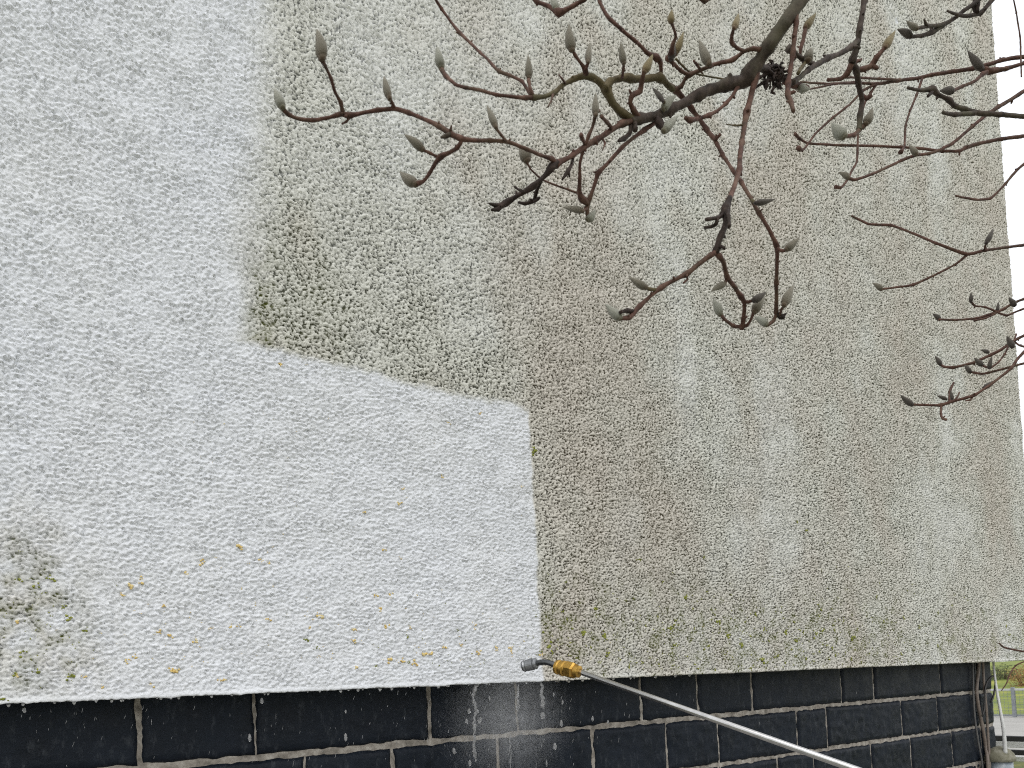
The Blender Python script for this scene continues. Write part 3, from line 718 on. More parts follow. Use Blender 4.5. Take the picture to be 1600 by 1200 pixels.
br('b9a', 'a', 'T', [(1118, 393, 5), (1110, 399, 4.2), (1093, 412, 3.8), (1074, 427, 4.4), (1053, 438, 3.6), (1033, 449, 3.8), (1016, 463, 3.6), (1000, 478, 4), (990, 490, 4.8), (982, 497, 4), (969, 497, 4)], -.02, -.06); bud('b9a', 'p', 970, 498, 946, 475, 17.5)
br('b9b', 'a', 'D', [(990, 487, 4), (980, 485, 3.6), (969, 488, 3)], -.05, -.07)
br('b9c', 'a', 'O', [(1026, 453, 3), (1016, 452, 2.6), (1009, 449, 3.2)], -.04, -.06); bud('b9c', 'g', 1010, 450, 983, 433, 13)
br('b9d', 'a', 'T', [(1074, 427, 2.2), (1074, 437, 1.8), (1068, 442, 2)], -.03, -.04)
br('b9e', 'a', 'T', [(1118, 394, 4.6), (1124, 400, 4), (1131, 411, 3.8), (1136, 433, 4.4), (1146, 446, 3.7), (1158, 463, 4.2), (1163, 474, 4), (1162, 497, 3.6), (1159, 514, 4.2)], -.02, .0)
br('b9f', 'a', 'T', [(1161, 471, 3), (1169, 472, 2.4), (1178, 469, 2.8)], -.005, -.02); bud('b9f', 'd', 1176, 470, 1197, 456, 12)
br('b9g', 'a', 'T', [(1160, 511, 3), (1168, 508, 2.4), (1174, 498, 2.6), (1178, 487, 3)], 0, -.02); bud('b9g', 'g', 1178, 488, 1195, 462, 17)
br('b9h', 'a', 'T', [(1135, 435, 3), (1133, 444, 3)], -.012, -.02); bud('b9h', 'g', 1133, 443, 1111, 455, 11)
br('b9i', 'a', 'T', [(1159, 511, 3.4), (1146, 509, 3), (1132, 499, 2.9), (1126, 491, 3)], 0, -.03); bud('b9i', 'p', 1126, 492, 1114, 467, 13)
br('b9j', 'a', 'D', [(1130, 335, 4), (1122, 340, 3.2), (1115, 341, 3.2), (1103, 343, 3)], -.02, -.05)
br('b9k', 'a', 'D', [(1121, 341, 3.2), (1119, 350, 3), (1112, 354, 3), (1100, 356, 2.6)], -.035, -.02)
br('b9l', 'a', 'D', [(1136, 329, 4), (1138, 340, 3.6), (1140, 354, 3.2)], -.03, -.04)
br('b9m', 'a', 'D', [(1122, 385, 3), (1127, 385, 2.6), (1133, 389, 2.4)], -.02, -.03)
br('b9n', 'a', 'O', [(1162, 195, 2), (1148, 196, 1.6), (1135, 194, 1)], -.01, -.05)
br('b10', 'a', 'T', [(1024, 191, 4), (1007, 203, 3.6), (989, 216, 3.4), (972, 230, 3.4), (951, 254, 3.5), (935, 270, 4), (928, 292, 3.4), (922, 309, 3.6), (918, 322, 4.4), (918, 340, 3.4)], .01, .035)
bud('b10', 'p', 917, 344, 930, 328, 14)
br('b10a', 'a', 'T', [(917, 326, 3), (910, 330, 2.6)], .03, .02); bud('b10a', 'g', 911, 330, 880, 324, 11.5)
br('b10b', 'a', 'T', [(919, 318, 3.6), (910, 312, 5.4), (905, 299, 4.4), (906, 276, 2.7), (906, 257, 2.6), (910, 238, 2.8), (914, 228, 3)], .03, .0)
br('b10c', 'a', 'T', [(914, 228, 3), (920, 212, 2.8), (926, 198, 3), (929, 184, 2.8), (930, 178, 3.6)], -.002, -.03); bud('b10c', 'g', 931, 180, 931, 145, 13)
br('b10d', 'a', 'T', [(914, 226, 3), (910, 217, 3), (908, 211, 4.2)], 0, -.02)
br('b10e', 'a', 'T', [(956, 200, 3.4), (948, 191, 3), (940, 182, 3.4)], 0, -.04)
br('b10f', 'a', 'D', [(986, 196, 4), (984, 208, 3.4), (974, 217, 5), (966, 220, 2)], 0, -.02)
br('b10g', 'a', 'D', [(992, 190, 4), (993, 203, 4.6)], 0, -.03)
br('b10h', 'a', 'T', [(932, 176, 2.6), (937, 173, 2.4)], -.03, -.03)
br('top', 'a', 'T', [(826, -10, 3), (838, 2, 3.2), (858, 10, 3.4), (873, 20, 5.4), (890, 12, 3.6), (913, -1, 3.6), (925, -14, 3.6)], .03, .03); bud('top', 'p', 869, 17, 860, -8, 14)
br('top2', 'a', 'T', [(1090, -6, 3), (1101, 1, 3.6), (1112, -6, 3)], .03, .03)
br('b11', 'a', 'T', [(1243, 24, 5), (1244, 40, 4.2), (1241, 59, 4), (1239, 83, 4), (1235, 107, 4.2), (1232, 128, 4.4), (1231, 147, 5.4), (1236, 160, 4), (1240, 174, 3.6)], -.004, -.05)

# ---- second bough, coming down from the top
br('c1', 'b', 'L', [(1358, -26, 5), (1351, 0, 4.6), (1347, 24, 4.6), (1343, 48, 4.8), (1339, 73, 5), (1331, 98, 6.4)], 0, 0, 10)
br('c2', 'b', 'L', [(1340, 64, 4.6), (1329, 74, 5), (1312, 84, 4), (1293, 91, 4.4), (1276, 101, 5), (1263, 109, 4.2), (1251, 120, 4.4), (1238, 129, 5)], 0, -.06)
br('c3', 'b', 'L', [(1272, 101, 4.4), (1258, 94, 4.2), (1245, 86, 3.6), (1231, 75, 6.4)], -.03, -.05)
br('c4', 'b', 'T', [(1250, 88, 3), (1251, 76, 3), (1255, 64, 4), (1257, 52, 3), (1259, 42, 3.4)], -.04, -.06); bud('c4', 'y', 1258, 43, 1275, 20, 13.5); bud('c3', 'g', 1262, 95, 1267, 75, 17, -.05)
br('c5', 'b', 'O', [(1259, 97, 3), (1254, 104, 3), (1247, 114, 3.4)], -.04, -.07)
br('c6', 'b', 'T', [(1331, 99, 5), (1324, 114, 4.4), (1314, 123, 3.4), (1293, 125, 2.6)], 0, .03)
br('c7', 'b', 'L', [(1332, 98, 6), (1338, 110, 5.2), (1341, 128, 4.4), (1344, 144, 4.2), (1347, 158, 4.2), (1344, 181, 4.4), (1342, 204, 5.4)], 0, -.02)
br('c8', 'b', 'T', [(1343, 203, 4.4), (1334, 211, 3.4), (1318, 213, 3.6)], -.02, -.04); bud('c8', 'p', 1320, 214, 1300, 192, 18)
br('c9', 'b', 'T', [(1343, 202, 4), (1350, 196, 3.2), (1355, 190, 3.4)], -.02, -.03); bud('c9', 'g', 1352, 194, 1363, 168, 16)
br('c10', 'b', 'T', [(1345, 146, 3.4), (1354, 154, 3.2), (1362, 148, 3.8)], 0, -.02)
br('c11', 'b', 'T', [(1337, 108, 4.4), (1349, 108, 3.8), (1362, 102, 6), (1371, 88, 3.4), (1384, 73, 3.4)], 0, -.04); bud('c11', 'y', 1383, 74, 1399, 48, 14)
br('c12', 'b', 'T', [(1333, 97, 4), (1341, 95, 2.6), (1346, 93, 2)], 0, 0)

# withered dark cluster where the boughs cross
def cluster(key, cx0, cy0, rad, n, seed):
    o, grp, o0, o1 = branches[key]; rnd = random.Random(seed); v, f = [], []
    d = depth_a(cx0, cy0) + .06
    for k in range(n):
        a = rnd.uniform(0, 6.28); r = rad * rnd.random() ** .5
        p0 = at(cx0 + r * 1.05 * math.cos(a), cy0 + r * .95 * math.sin(a), d + rnd.uniform(-.02, .02))
        p1 = p0 + Vector((rnd.gauss(0, 1), rnd.gauss(0, 1), rnd.gauss(0, 1))).normalized() * rnd.uniform(.006, .022)
        mid_ = p0.lerp(p1, .5) + Vector((rnd.gauss(0, 1), rnd.gauss(0, 1), rnd.gauss(0, 1))) * .003
        rr = rnd.uniform(.0008, .0034)
        tube(v, f, [(p0, rr * .6), (p0.lerp(mid_, .6), rr), (mid_, rr * 1.1), (mid_.lerp(p1, .6), rr * .7), (p1, rr * .2)], 6, .5, k)
    link('withered_cluster', mesh('withered_cluster', v, f), M['dark'], o)
br('cl', 'a', 'D', [(1180, 106, 5), (1196, 108, 5), (1214, 118, 6), (1232, 127, 5)], .01, .10)
cluster('cl', 1207, 118, 19, 95, 4)
br('cl2', 'a', 'T', [(1225, 128, 4), (1240, 132, 5), (1252, 136, 6), (1262, 138, 4)], .09, .16)
bud('cl2', 'p', 1248, 137, 1266, 139, 12, .12)

# ---- long thin shoots reaching in from the right
br('s1', 'b', 'T', [(1700, 60, 5), (1640, 84, 4), (1595, 89, 3.4), (1565, 94, 3.2), (1547, 100, 3.4), (1520, 107, 3.4), (1488, 112, 3.2), (1456, 117, 3.2), (1435, 122, 3), (1403, 126, 2.8), (1371, 131, 2.6), (1333, 129, 2.2), (1293, 131, 2), (1251, 128, 1.5)], .12, .16)
br('s2', 'b', 'T', [(1403, 125, 2.4), (1373, 123, 2), (1328, 121, 1.9), (1293, 124, 1.6)], .145, .12)
br('s3', 'b', 'T', [(1345, 130, 2), (1307, 131, 1.7), (1267, 139, 1.4), (1246, 143, 1)], .15, .12)
br('s4', 'b', 'T', [(1373, 130, 2.2), (1349, 141, 2), (1328, 163, 2), (1301, 184, 2), (1275, 208, 2), (1264, 223, 1.9), (1254, 235, 2.2), (1247, 231, 4)], .15, .1)
br('s5', 'b', 'T', [(1371, 130, 2.2), (1361, 144, 2.2), (1350, 164, 2), (1341, 205, 1.9), (1339, 251, 2), (1331, 267, 2), (1323, 283, 2), (1314, 293, 2.2), (1305, 292, 3.6)], .15, .1)
br('s6', 'b', 'T', [(1441, 123, 2.4), (1432, 149, 2), (1421, 176, 2), (1415, 197, 1.9), (1413, 229, 1.9), (1407, 238, 4)], .13, .08)
br('s7', 'b', 'T', [(1690, 85, 4), (1640, 92, 3.6), (1600, 99, 3), (1573, 107, 3.2), (1547, 111, 6), (1536, 108, 4)], .1, .1); bud('s7', 'd', 1535, 109, 1512, 79, 13)
br('s8', 'b', 'T', [(1543, 112, 4), (1535, 116, 3.4), (1523, 127, 2.8), (1504, 135, 2.8), (1489, 142, 3)], .1, .05); bud('s8', 'd', 1490, 143, 1468, 142, 12)
br('s9', 'b', 'L', [(1700, 160, 5), (1640, 178, 4.4), (1605, 182, 4), (1563, 179, 3.8), (1523, 176, 4.6), (1507, 171, 3.8), (1491, 165, 3.8), (1483, 156, 3.6), (1467, 148, 3.6), (1456, 140, 5), (1437, 141, 2.8), (1418, 137, 2.4)], .08, .0)
br('s10', 'b', 'L', [(1523, 177, 4.2), (1493, 179, 3.6), (1473, 176, 3)], .05, .0)
br('s10b', 'b', 'D', [(1458, 142, 3.4), (1450, 150, 2.6)], .02, 0)
br('s11', 'b', 'T', [(1700, 90, 4.4), (1620, 130, 3.6), (1582, 154, 3.2), (1560, 167, 3.2), (1541, 180, 3), (1520, 197, 3), (1504, 211, 2.8), (1488, 224, 2.8), (1467, 235, 2.6), (1451, 240, 2.6), (1429, 243, 2.5), (1408, 251, 2.4), (1387, 261, 2.3), (1363, 272, 2.3), (1336, 281, 2.3), (1325, 278, 3)], .14, .06); bud('s11', 'g', 1327, 279, 1310, 269, 9)
br('s11b', 'b', 'T', [(1436, 242, 2.4), (1431, 239, 2.6)], .08, .06); bud('s11b', 'g', 1433, 242, 1420, 226, 10)
br('s12', 'b', 'T', [(1700, 195, 4), (1640, 204, 3.4), (1605, 212, 3.2), (1565, 217, 3), (1531, 224, 3), (1509, 231, 3), (1499, 236, 2.8), (1472, 236, 2.4), (1440, 232, 2.3), (1408, 230, 2.2), (1365, 228, 2.2), (1315, 227, 2.1), (1264, 224, 2), (1250, 217, 2), (1242, 209, 3.4)], .16, .14)
br('s13', 'b', 'L', [(1620, -60, 5), (1575, -25, 4.4), (1547, 4, 4), (1533, 20, 3.8), (1512, 25, 3), (1496, 23, 2.6), (1480, 17, 1.6)], .0, .0)
br('s14', 'b', 'L', [(1590, -52, 5), (1545, -14, 4), (1523, 5, 3.6), (1507, 16, 3), (1491, 29, 3.4), (1472, 40, 3.8), (1456, 50, 5), (1440, 56, 2.8), (1422, 57, 3)], 0, .02); bud('s14', 'd', 1424, 57, 1402, 46, 11.5)
br('s15', 'b', 'L', [(1474, 39, 3.4), (1451, 41, 2.8), (1435, 44, 2.8)], .01, 0); bud('s15', 'g', 1434, 45, 1416, 32, 11)
br('s16', 'b', 'D', [(1526, 21, 4), (1525, 8, 5.4), (1527, -8, 5)], -.005, .02)
br('s17', 'b', 'L', [(1449, 41, 2.6), (1446, 36, 2), (1444, 30, 1.6)], 0, 0)
br('s18', 'b', 'T', [(1581, -14, 1.2), (1588, 20, 1.2), (1594, 59, 1.5), (1595, 88, 1.4), (1596, 120, 1.1)], .12, .12)
br('s19', 'b', 'T', [(1700, 190, 3.6), (1630, 232, 2.8), (1590, 265, 2.4), (1571, 287, 2.1), (1560, 299, 2.1), (1547, 310, 2.2), (1525, 312, 2), (1493, 306, 1.6)], .2, .2)
# ---- lower shoots at the far right
br('t1', 'c', 'T', [(1720, 372, 4), (1640, 378, 3), (1583, 385, 2.4), (1540, 391, 2.4), (1510, 397, 3), (1463, 380, 2.2), (1430, 366, 2), (1393, 352, 2), (1357, 350, 2.2), (1330, 337, 1.7)], 0, 0)
br('t2', 'c', 'T', [(1512, 397, 2.4), (1493, 413, 1.9), (1460, 430, 1.9), (1427, 445, 2.2), (1400, 449, 1.7), (1376, 452, 2)], 0, 0); bud('t2', 'g', 1378, 453, 1363, 442, 8)
br('t3', 'c', 'T', [(1538, 391, 2), (1541, 379, 1.8)], 0, -.02); bud('t3', 'd', 1541, 380, 1552, 357, 9)
br('t4', 'c', 'T', [(1720, 420, 3.6), (1640, 452, 2.6), (1585, 473, 2.1), (1570, 482, 2.2), (1557, 488, 2.6), (1527, 497, 1.9), (1493, 500, 1.9), (1467, 499, 2)], 0, 0); bud('t4', 'd', 1469, 500, 1457, 490, 7); bud('t4', 'd', 1586, 478, 1576, 465, 8.5); bud('t4', 'd', 1558, 486, 1560, 472, 6)
br('t5', 'c', 'T', [(1557, 487, 2), (1540, 480, 1.6), (1524, 478, 1.6), (1517, 471, 1.8)], 0, -.02); bud('t5', 'd', 1517, 472, 1517, 457, 7)
br('t6', 'c', 'T', [(1700, 440, 3), (1620, 474, 2), (1588, 487, 1.6), (1573, 493, 1.6), (1558, 488, 2)], .01, 0)
br('t6b', 'c', 'T', [(1556, 490, 1.7), (1540, 497, 1.5), (1522, 501, 2)], 0, -.02)
br('t7', 'c', 'T', [(1720, 470, 4), (1640, 506, 3), (1590, 529, 2.6), (1577, 537, 2.6), (1563, 547, 2.8), (1547, 555, 2.4), (1520, 567, 2.6), (1490, 574, 2.2), (1475, 573, 2.2), (1468, 568, 2.4)], .03, 0); bud('t7', 'd', 1470, 570, 1461, 556, 8.5); bud('t7', 'd', 1545, 551, 1532, 547, 7); bud('t7', 'd', 1583, 543, 1573, 525, 10)
br('t8', 'c', 'T', [(1576, 540, 2), (1570, 553, 1.6), (1560, 566, 1.8), (1547, 575, 1.8), (1535, 571, 1.7)], .01, 0); bud('t8', 'd', 1535, 571, 1522, 559, 9); bud('t8', 'd', 1546, 576, 1550, 557, 7)
br('t9', 'c', 'T', [(1720, 545, 3.4), (1640, 560, 2.4), (1595, 569, 2), (1580, 573, 1.8), (1537, 584, 1.9), (1515, 581, 1.9)], .05, .03); bud('t9', 'd', 1517, 582, 1507, 570, 7.5)
br('t10', 'c', 'T', [(1720, 470, 4), (1630, 522, 3), (1593, 557, 2.6), (1580, 575, 2.6), (1553, 597, 2.5), (1523, 617, 2.4), (1493, 626, 2.6), (1470, 633, 2.8), (1455, 633, 2), (1424, 632, 2.2)], -.04, -.02); bud('t10', 'd', 1426, 633, 1407, 617, 9.5); bud('t10', 'd', 1537, 606, 1556, 594, 8.5)
br('t11', 'c', 'T', [(1484, 629, 2.2), (1484, 612, 2.4), (1490, 598, 2)], -.02, -.03); bud('t11', 'd', 1479, 624, 1464, 618, 6); bud('t11', 'd', 1488, 625, 1485, 610, 6)
br('t12', 'c', 'T', [(1491, 626, 1.8), (1496, 620, 1.6), (1499, 613, 1.4)], -.02, -.02)
br('t13', 'c', 'T', [(1471, 633, 2.2), (1470, 646, 1.9), (1473, 654, 2), (1479, 656, 2.2)], -.02, -.03)
br('t14', 'c', 'T', [(1522, 617, 1.8), (1516, 625, 1.5), (1508, 626, 1)], -.02, -.02)
br('t15', 'c', 'T', [(1720, 560, 3), (1620, 546, 2), (1594, 540, 1.6), (1585, 533, 1.4), (1588, 522, 1.4)], .06, .03)
br('t16', 'c', 'T', [(1740, 1040, 3), (1640, 1024, 2), (1600, 1018, 1.7), (1584, 1015, 1.6), (1568, 1011, 1.6), (1561, 1005, 1.4)], .1, .1)
br('t17', 'c', 'T', [(1740, 1000, 3), (1640, 1026, 1.8), (1600, 1034, 1.3), (1587, 1040, 1.2), (1578, 1052, 1.1), (1573, 1067, 1), (1565, 1079, .8)], .1, .1)
# ---- trunk and the stems that carry the shoots, outside the picture
tube_obj('trunk', [(TR + Vector((0, 0, -.1)), .085), (TR + Vector((.02, .01, .15)), .066), (TR + Vector((.0, .02, .7)), .058), (TR + Vector((-.04, .05, 1.3)), .050), (TR + Vector((-.10, .06, 1.9)), .040), (TR + Vector((-.12, .1, 2.6)), .028), (TR + Vector((-.1, .1, 3.4)), .014), (TR + Vector((-.06, .12, 4.1)), .004)], M['limb'], tree, 16, .03, .10)
lp = at(1262, -22, depth_a(1262, -22)); lr = 11 * depth_a(1262, -22) / FPX
tube_obj('branch', [(TR + Vector((-.05, .05, 1.45)), .034), (Vector((2.6, -1.78, 2.35)), .026), (Vector((2.1, -1.6, 2.95)), .020), (at(1330, -130, 1.5), .0150), (at(1285, -58, 1.28), .0118), (lp, lr)], M['limb'], tree, 12, .02, .1)
lp = at(1358, -26, depth_b(1358, -26))
tube_obj('branch', [(TR + Vector((-.10, .06, 1.9)), .028), (Vector((2.55, -1.55, 2.75)), .018), (at(1480, -200, 1.75), .012), (at(1390, -80, 1.58), .0085), (lp, 5 * depth_b(1358, -26) / FPX)], M['limb'], tree, 10, .02, .1)
tube_obj('branch', [(TR + Vector((0, .02, .6)), .036), (at(1900, 900, 2.15), .030), (at(1780, 600, 2.25), .026), (at(1720, 420, 2.2), .022), (at(1690, 180, 1.95), .018), (at(1680, 20, 1.85), .012), (at(1640, -90, 1.8), .007), (at(1575, -120, 1.75), .003)], M['limb'], tree, 12, .03, .1)
tube_obj('branch', [(at(1650, -75, 1.82), .008), (at(1620, -60, depth_b(1620, -60)), 5 * 1.75 / FPX)], M['limb'], tree, 8, .02, .1)
tube_obj('branch', [(at(1900, 920, 2.16), .014), (at(1800, 1000, 2.3), .007), (at(1740, 1020, depth_c(1740, 1040) + .1), .004)], M['limb'], tree, 8, .02, .1)

# ------------------------------------------------------------------ pressure washer lance
def metal(name, c, rough, scale=40):
    m, t, b = nodes(name); n = noise_tex(t, scale, 4, .6)
    r = ramp(t, n.outputs[0], [(.3, tuple(k * .72 for k in c)), (.7, c)]); t.links.new(r.outputs[0], b.inputs['Base Color'])
    b.inputs['Metallic'].default_value = 1.0
    rr = ramp(t, n.outputs[0], [(.3, (rough * 1.4,) * 3), (.7, (rough * .8,) * 3)]); t.links.new(rr.outputs[0], b.inputs['Roughness'])
    bump(t, b, n.outputs[0], .08, .001); return m
M['steel'] = metal('stainless_steel', (.60, .59, .575), .24); M['brass'] = metal('brass', (.66, .40, .10), .36); M['zinc'] = metal('dull_zinc', (.34, .35, .36), .5)
M['neck'] = metal('dark_steel', (.16, .165, .17), .38)
M['rubber'] = simple('black_rubber', [(.015, .015, .016), (.035, .035, .036)], 40, .6, .2, .001)
P_t, P_n = at(816, 1041.5, 2.37), at(837.5, 1036.5, 2.355)
P_b0, P_b1 = at(870, 1042, 2.31), at(906, 1050, 2.26)
P_e = at(1330, 1200, 1.62)
ldir = (P_e - P_b1).normalized(); P_h = P_e + ldir * .42
lance = empty('spray_lance', P_b1); tag(lance, 'steel pressure washer lance with brass coupling and bent nozzle at the wash edge', 'lance')
def lathe(name, a, b_, prof, mat, parent, sides=16, hexa=None):
    """prof: list of (t along a->b, radius in m); hexa: indices of rings kept six-sided"""
    ax = (b_ - a); L = ax.length; d = ax.normalized(); n = d.orthogonal().normalized(); bi_ = d.cross(n)
    v, f = [], []
    for k, (t, r) in enumerate(prof):
        for s in range(sides):
            an = 6.28318 * s / sides; rr = r
            if hexa and k in hexa:
                q_ = (an % 1.0472) - .5236; rr = r * .91 / math.cos(q_)
            v.append(tuple(a + d * (t * L) + (n * math.cos(an) + bi_ * math.sin(an)) * rr))
    for k in range(len(prof) - 1):
        for s in range(sides):
            s2 = (s + 1) % sides; f.append((k * sides + s, k * sides + s2, (k + 1) * sides + s2, (k + 1) * sides + s))
    f.append(list(range(sides - 1, -1, -1))); f.append([(len(prof) - 1) * sides + s for s in range(sides)])
    o = link(name, mesh(name, v, f), mat, parent, smooth=False); return o
lathe('tube', P_b1 - ldir * .02, P_h, [(0, .0074), (.02, .0077), (1, .0077)], M['steel'], lance, 24)
for p_ in lance.children: p_.data.polygons.foreach_set('use_smooth', np.ones(len(p_.data.polygons), dtype=bool))
u = .001
lathe('coupling', P_b0, P_b1, [(0, .012), (0, .021), (.10, .0225), (.14, .0195), (.20, .0195), (.24, .0235), (.34, .0235), (.38, .020), (.43, .020), (.46, .0215), (.47, .0245), (.72, .0245), (.80, .0215), (.80, .019), (.97, .018), (1.0, .0105)], M['brass'], lance, 36, hexa={9, 10, 11, 12})
tube_obj('nozzle_tube', [(P_n.lerp(P_t, .3), .0082), (P_n, .0088), (at(850, 1034.5, 2.335), .0088), (at(862, 1037, 2.32), .0088), (P_b0 + (P_b1 - P_b0) * .1, .0088)], M['neck'], lance, 14, .004)
lathe('nozzle', P_t, P_n + (P_n - P_t) * .1, [(0, .006), (0, .0135), (.06, .0165), (.14, .0185), (.22, .0165), (.3, .0178), (.6, .0185), (.72, .0185), (.75, .015), (.82, .015), (.85, .018), (.95, .0165), (1, .0095)], M['zinc'], lance, 24)
lathe('grip', P_h - ldir * .06, P_h + ldir * .30, [(0, .010), (0, .017), (.1, .021), (.5, .020), (.9, .022), (1, .016)], M['rubber'], lance, 20)
hd = Vector((0, 0, -1)) * .12 + ldir * .05
lathe('handle', P_h + ldir * .26, P_h + ldir * .26 + hd, [(0, .018), (.3, .019), (.8, .017), (1, .015)], M['rubber'], lance, 16)

# ------------------------------------------------------------------ cables and capped post at the corner of the plinth
M['cable_brown'] = simple('brown_cable', [(.13, .10, .08), (.22, .18, .15)], 30, .5, .1, .001)
M['cable_grey'] = simple('grey_cable', [(.06, .06, .06), (.13, .125, .12)], 30, .5, .1, .001)
M['cable_black'] = simple('black_cable', [(.012, .011, .011), (.03, .026, .024)], 30, .45, .1, .001)
M['cable_white'] = simple('white_cable', [(.55, .55, .53), (.68, .68, .66)], 30, .5, .1, .001)
def cable(name, label, pts, r, mat, y=PY - .03):
    out = [(onwall(px, py, y if len(q) == 0 else q[0]), r) for px, py, *q in pts]
    o = tube_obj(name, out, mat, None, 8, .02, .02)
    # object origin at the foot of the cable
    tag(o, label, 'cable'); return o
cable('wall_cable', 'thin dark grey cable running down the plinth left of the brown pipe', [(1519, 1022, .09), (1520, 1040), (1520.5, 1065), (1521, 1090), (1523, 1120), (1526, 1143), (1530, 1168), (1535, 1195), (1536, 1240), (1537, 1330)], .006, M['cable_grey'])
cable('wall_cable', 'thick brown cable bending down the plinth corner into the capped post', [(1530, 1022, .09), (1529.5, 1040), (1527, 1065), (1526, 1082), (1529, 1105), (1534, 1130), (1538, 1152), (1541, 1172), (1543, 1185, .10), (1544, 1210, .10)], .0105, M['cable_brown'])
cable('wall_cable', 'straight pale brown cable nearest the edge of the plinth corner', [(1535, 1022, .09), (1536, 1040), (1538, 1075), (1541, 1105), (1543, 1135), (1544.5, 1160), (1546, 1178, .11), (1547, 1210, .10)], .0075, M['cable_brown'], PY - .042)
cable('cable_loop', 'black cable forming an open loop beside the plinth corner', [(1535, 1119), (1538, 1108), (1538.5, 1092), (1539, 1078), (1542, 1066), (1548, 1058), (1553, 1056.5), (1555.5, 1063), (1554.5, 1076), (1551.5, 1090), (1548, 1097)], .0058, M['cable_black'], PY - .055)
# post with a domed cap
pc = at(1562, 1183, 4.80)
post = empty('capped_post', (pc.x, pc.y, .03)); tag(post, 'short post with a domed olive cap and blue grey wrapping at the plinth corner', 'post')
M['cap'] = simple('mossy_cap', [(.11, .105, .065), (.20, .19, .135), (.30, .285, .23)], 26, .85, .5, .004, 6)
M['wrap'] = simple('plastic_wrap', [(.13, .16, .19), (.30, .34, .38), (.55, .58, .60)], 16, .3, .8, .012, 5, stretch=(1, 1, .5))
base_p = Vector((pc.x, pc.y, .03))
ztop = at(1562, 1166, 4.80).z
def rev(name, prof, mat, jit=0.0, sides=28):
    v, f = [], []
    for z_, r_ in prof:
        for s in range(sides):
            a = 6.28318 * s / sides; rr = r_ * (1 + jit * mnoise.noise(Vector((math.cos(a) * 2.2, math.sin(a) * 2.2, z_ * 9))))
            v.append((pc.x + rr * math.cos(a), pc.y + rr * math.sin(a), z_ + jit * .03 * mnoise.noise(Vector((math.cos(a) * 3, math.sin(a) * 3, z_ * 5)))))
    for k in range(len(prof) - 1):
        for s in range(sides):
            s2 = (s + 1) % sides; f.append((k * sides + s, k * sides + s2, (k + 1) * sides + s2, (k + 1) * sides + s))
    f.append(list(range(sides - 1, -1, -1))); f.append([(len(prof) - 1) * sides + s for s in range(sides)])
    return link(name, mesh(name, v, f), mat, post)
RC = .087
rev('cap', [(ztop - .092, RC * .9), (ztop - .09, RC), (ztop - .07, RC), (ztop - .045, RC * .9), (ztop - .022, RC * .68), (ztop - .006, RC * .36), (ztop, .01)], M['cap'], .05)
rev('wrapping', [(.03, RC * .85)] + [(.10 + k * .03, RC * (.84 + .04 * math.sin(k * 1.7))) for k in range(int((ztop - .19) / .03))] + [(ztop - .085, RC * .80)], M['wrap'], .12, 40)
c0 = at(1570.5, 1172, 4.74); c1 = at(1552, 1034, 4.86)
o = tube_obj('white_cable', [(c0 + Vector((0, 0, -.02)), .0125), (at(1568, 1140, 4.74), .0105), (at(1563, 1110, 4.76), .0085), (at(1557, 1075, 4.8), .0070), (at(1553, 1045, 4.84), .0065), (at(1552, 1028, 4.90), .0065)], M['cable_white'], None, 10, .02)
tag(o, 'white cable slanting from under the render down to the capped post', 'cable')

# ------------------------------------------------------------------ water
def water(name, white):
    m, t, b = nodes(name); n = noise_tex(t, 120, 3, .6)
    r = ramp(t, n.outputs[0], [(.3, (white,) * 3), (.7, (min(1, white * 1.25),) * 3)]); t.links.new(r.outputs[0], b.inputs['Base Color'])
    b.inputs['Transmission Weight'].default_value = (.95 if white > .9 else .8); b.inputs['IOR'].default_value = 1.33; b.inputs['Roughness'].default_value = .12
    return m
M['drip'] = water('water_drop', .95); M['foam'] = water('falling_water', .62)
def drop(v, f, c, r, ln, rnd, sides=8, jit=.12, pear=.0):
    lean = rnd.uniform(.0, .45) if ln > 4 * r else 0
    n = len(v); rings = 6
    for k in range(rings + 1):
        t = k / rings; a = math.pi * t
        rr = max(.02, math.sin(a)) * r * (1 - pear * (1 - t) * .9)
        for s in range(sides):
            an = 6.28318 * s / sides; q_ = rr * (1 + rnd.uniform(-jit, jit))
            v.append((c[0] + q_ * math.cos(an) + lean * ln * math.cos(a), c[1] + q_ * math.sin(an), c[2] + ln * math.cos(a)))
    for k in range(rings):
        for s in range(sides):
            s2 = (s + 1) % sides; f.append((n + k * sides + s, n + (k + 1) * sides + s, n + (k + 1) * sides + s2, n + k * sides + s2))
    f.append([n + s for s in range(sides)]); f.append([n + rings * sides + s for s in range(sides - 1, -1, -1)])
rw = random.Random(21); v, f = [], []
for px in [36, 116, 150, 175, 192, 252, 280, 303, 331, 364, 362, 420, 482, 500, 545, 560, 594, 613, 641, 686, 700, 733, 765, 800, 823, 835, 870, 887, 911, 960, 985, 992, 1024, 1056, 1078] + [rw.uniform(10, 1100) for _ in range(14)]:
    p = onwall(px, 1101 - .044 * px); dep = (p - EYE).dot(FW); r = rw.uniform(1.2, 2.8) * dep / FPX
    drop(v, f, (p.x, -.002 + rw.uniform(0, .01), RB - r * .45), r, r * rw.uniform(1.0, 1.7), rw, 10, .03, .15)
o = link('hanging_drips', mesh('hanging_drips', v, f), M['drip']); tag(o, 'row of water drops hanging along the bottom edge of the render', 'water drops', kind='stuff')
v, f = [], []
def fall(px, py, rpx, lpx, y=.02, jit=.2):
    p = onwall(px, py, y); s = (p - EYE).dot(FW) / FPX; drop(v, f, p, rpx * s, lpx * s, rw, 8, jit, .1)
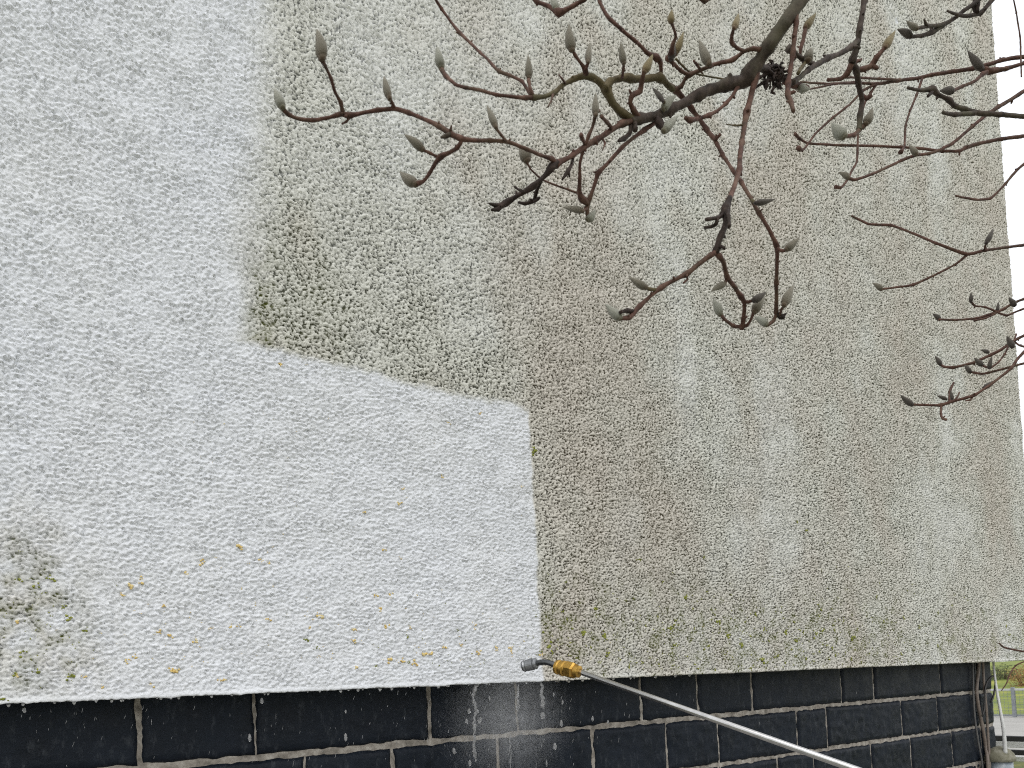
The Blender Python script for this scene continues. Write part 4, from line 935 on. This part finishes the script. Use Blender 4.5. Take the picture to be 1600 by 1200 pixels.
for px, py, r, l in [(38, 1110, 3, 4), (390, 1153, 3, 6.5), (409, 1095, 3, 5), (540, 1152, 2.8, 6.5), (540, 1112, 1.6, 3), (765, 1091, 1.6, 3.5), (865, 1085, 1.6, 3), (879, 1097, 1.6, 4), (877, 1130, 2.6, 5.5), (926, 1123, 2, 4.5), (950, 1128, 1.6, 3),
                   (867, 1166, 3.2, 5.5), (854, 1193, 1.8, 5), (709, 1173, 2.4, 5), (734, 1192, 2.6, 5), (729, 1127, 2.4, 4), (751, 1125, 2, 5), (733, 1111, 2.6, 4), (710, 1174, 2.4, 5), (748, 1128, 1.8, 4)]: fall(px, py, r, l)
def stream(pts, y=.01):
    for k in range(len(pts) - 1):
        (xa, ya, ra), (xb, yb, rb) = pts[k], pts[k + 1]
        n = max(2, int(abs(yb - ya) / 3))
        for i in range(n):
            t = i / n
            fall(xa + (xb - xa) * t + rw.gauss(0, 1.0), ya + (yb - ya) * t, max(.5, (ra + (rb - ra) * t) * rw.uniform(.35, 1.0)), rw.uniform(2.5, 5), y, .3)
stream([(747, 1068, 3), (742, 1078, 4), (738, 1090, 3.6), (741, 1100, 3), (744, 1112, 4), (741, 1122, 1.6), (742, 1134, 3.4), (741, 1148, 1.2), (740, 1164, 3), (742, 1180, 4), (741, 1190, .8)])
stream([(846, 1066, 2.6), (847, 1080, 2.8), (846, 1092, 4), (849, 1103, 3.6), (850, 1107, .8)]); fall(848, 1118, 4, 5.5)
stream([(809, 1072, 1.4), (808, 1090, 2), (809, 1103, 2.4), (807, 1112, .6)]); stream([(797, 1152, .7), (797, 1185, .9), (797, 1200, .7)])
for _ in range(120):
    px = rw.gauss(740, 190); py = rw.uniform(1075, 1200)
    if px < 20 or py < 1106 - .044 * px: continue
    s = rw.uniform(.18, .38); fall(px, py, s, s * rw.uniform(5, 14), rw.uniform(-.25, .08), .2)
for _ in range(45):
    px = rw.uniform(5, 480); py = rw.uniform(1105, 1200)
    if py < 1108 - .044 * px: continue
    s = rw.uniform(.18, .36); fall(px, py, s, s * rw.uniform(6, 16), rw.uniform(-.25, .08), .2)
o = link('falling_water', mesh('falling_water', v, f), M['foam']); tag(o, 'white water streams and drops falling past the dark blocks below the nozzle', 'water', kind='stuff')
# fine spray hanging round the nozzle
def mist():
    m = bpy.data.materials.new('spray_mist'); m.use_nodes = True; t = m.node_tree; t.nodes.remove(t.nodes['Principled BSDF'])
    pv = N(t, 'ShaderNodeVolumePrincipled'); pv.inputs['Color'].default_value = (.95, .96, .98, 1)
    n = noise_tex(t, 9, 3, .6); tc = N(t, 'ShaderNodeTexCoord')
    gr = N(t, 'ShaderNodeTexGradient', gradient_type='QUADRATIC_SPHERE'); t.links.new(tc.outputs['Object'], gr.inputs[0])
    mr = N(t, 'ShaderNodeMapRange'); mr.inputs[1].default_value = .3; mr.inputs[2].default_value = .75; t.links.new(n.outputs[0], mr.inputs[0])
    dn = math_(t, 'MULTIPLY', math_(t, 'MULTIPLY', gr.outputs[0], mr.outputs[0]), 8.0)
    t.links.new(dn, pv.inputs['Density']); t.links.new(pv.outputs[0], t.nodes['Material Output'].inputs['Volume'])
    return m
M['mist'] = mist()
def puff(px, py, y, sx, sy, sz, label):
    p = onwall(px, py, y)
    bm = bmesh.new(); bmesh.ops.create_icosphere(bm, subdivisions=3, radius=1.0); me = bpy.data.meshes.new('spray_mist'); bm.to_mesh(me); bm.free()
    o = link('spray_mist', me, M['mist']); o.location = p; o.scale = (sx, sy, sz); tag(o, label, 'mist', kind='stuff')
puff(795, 1030, -.13, .16, .11, .12, 'pale spray mist where the jet strikes the render')
puff(795, 1130, -.02, .30, .16, .26, 'thin grey spray mist drifting down over the dark blocks')
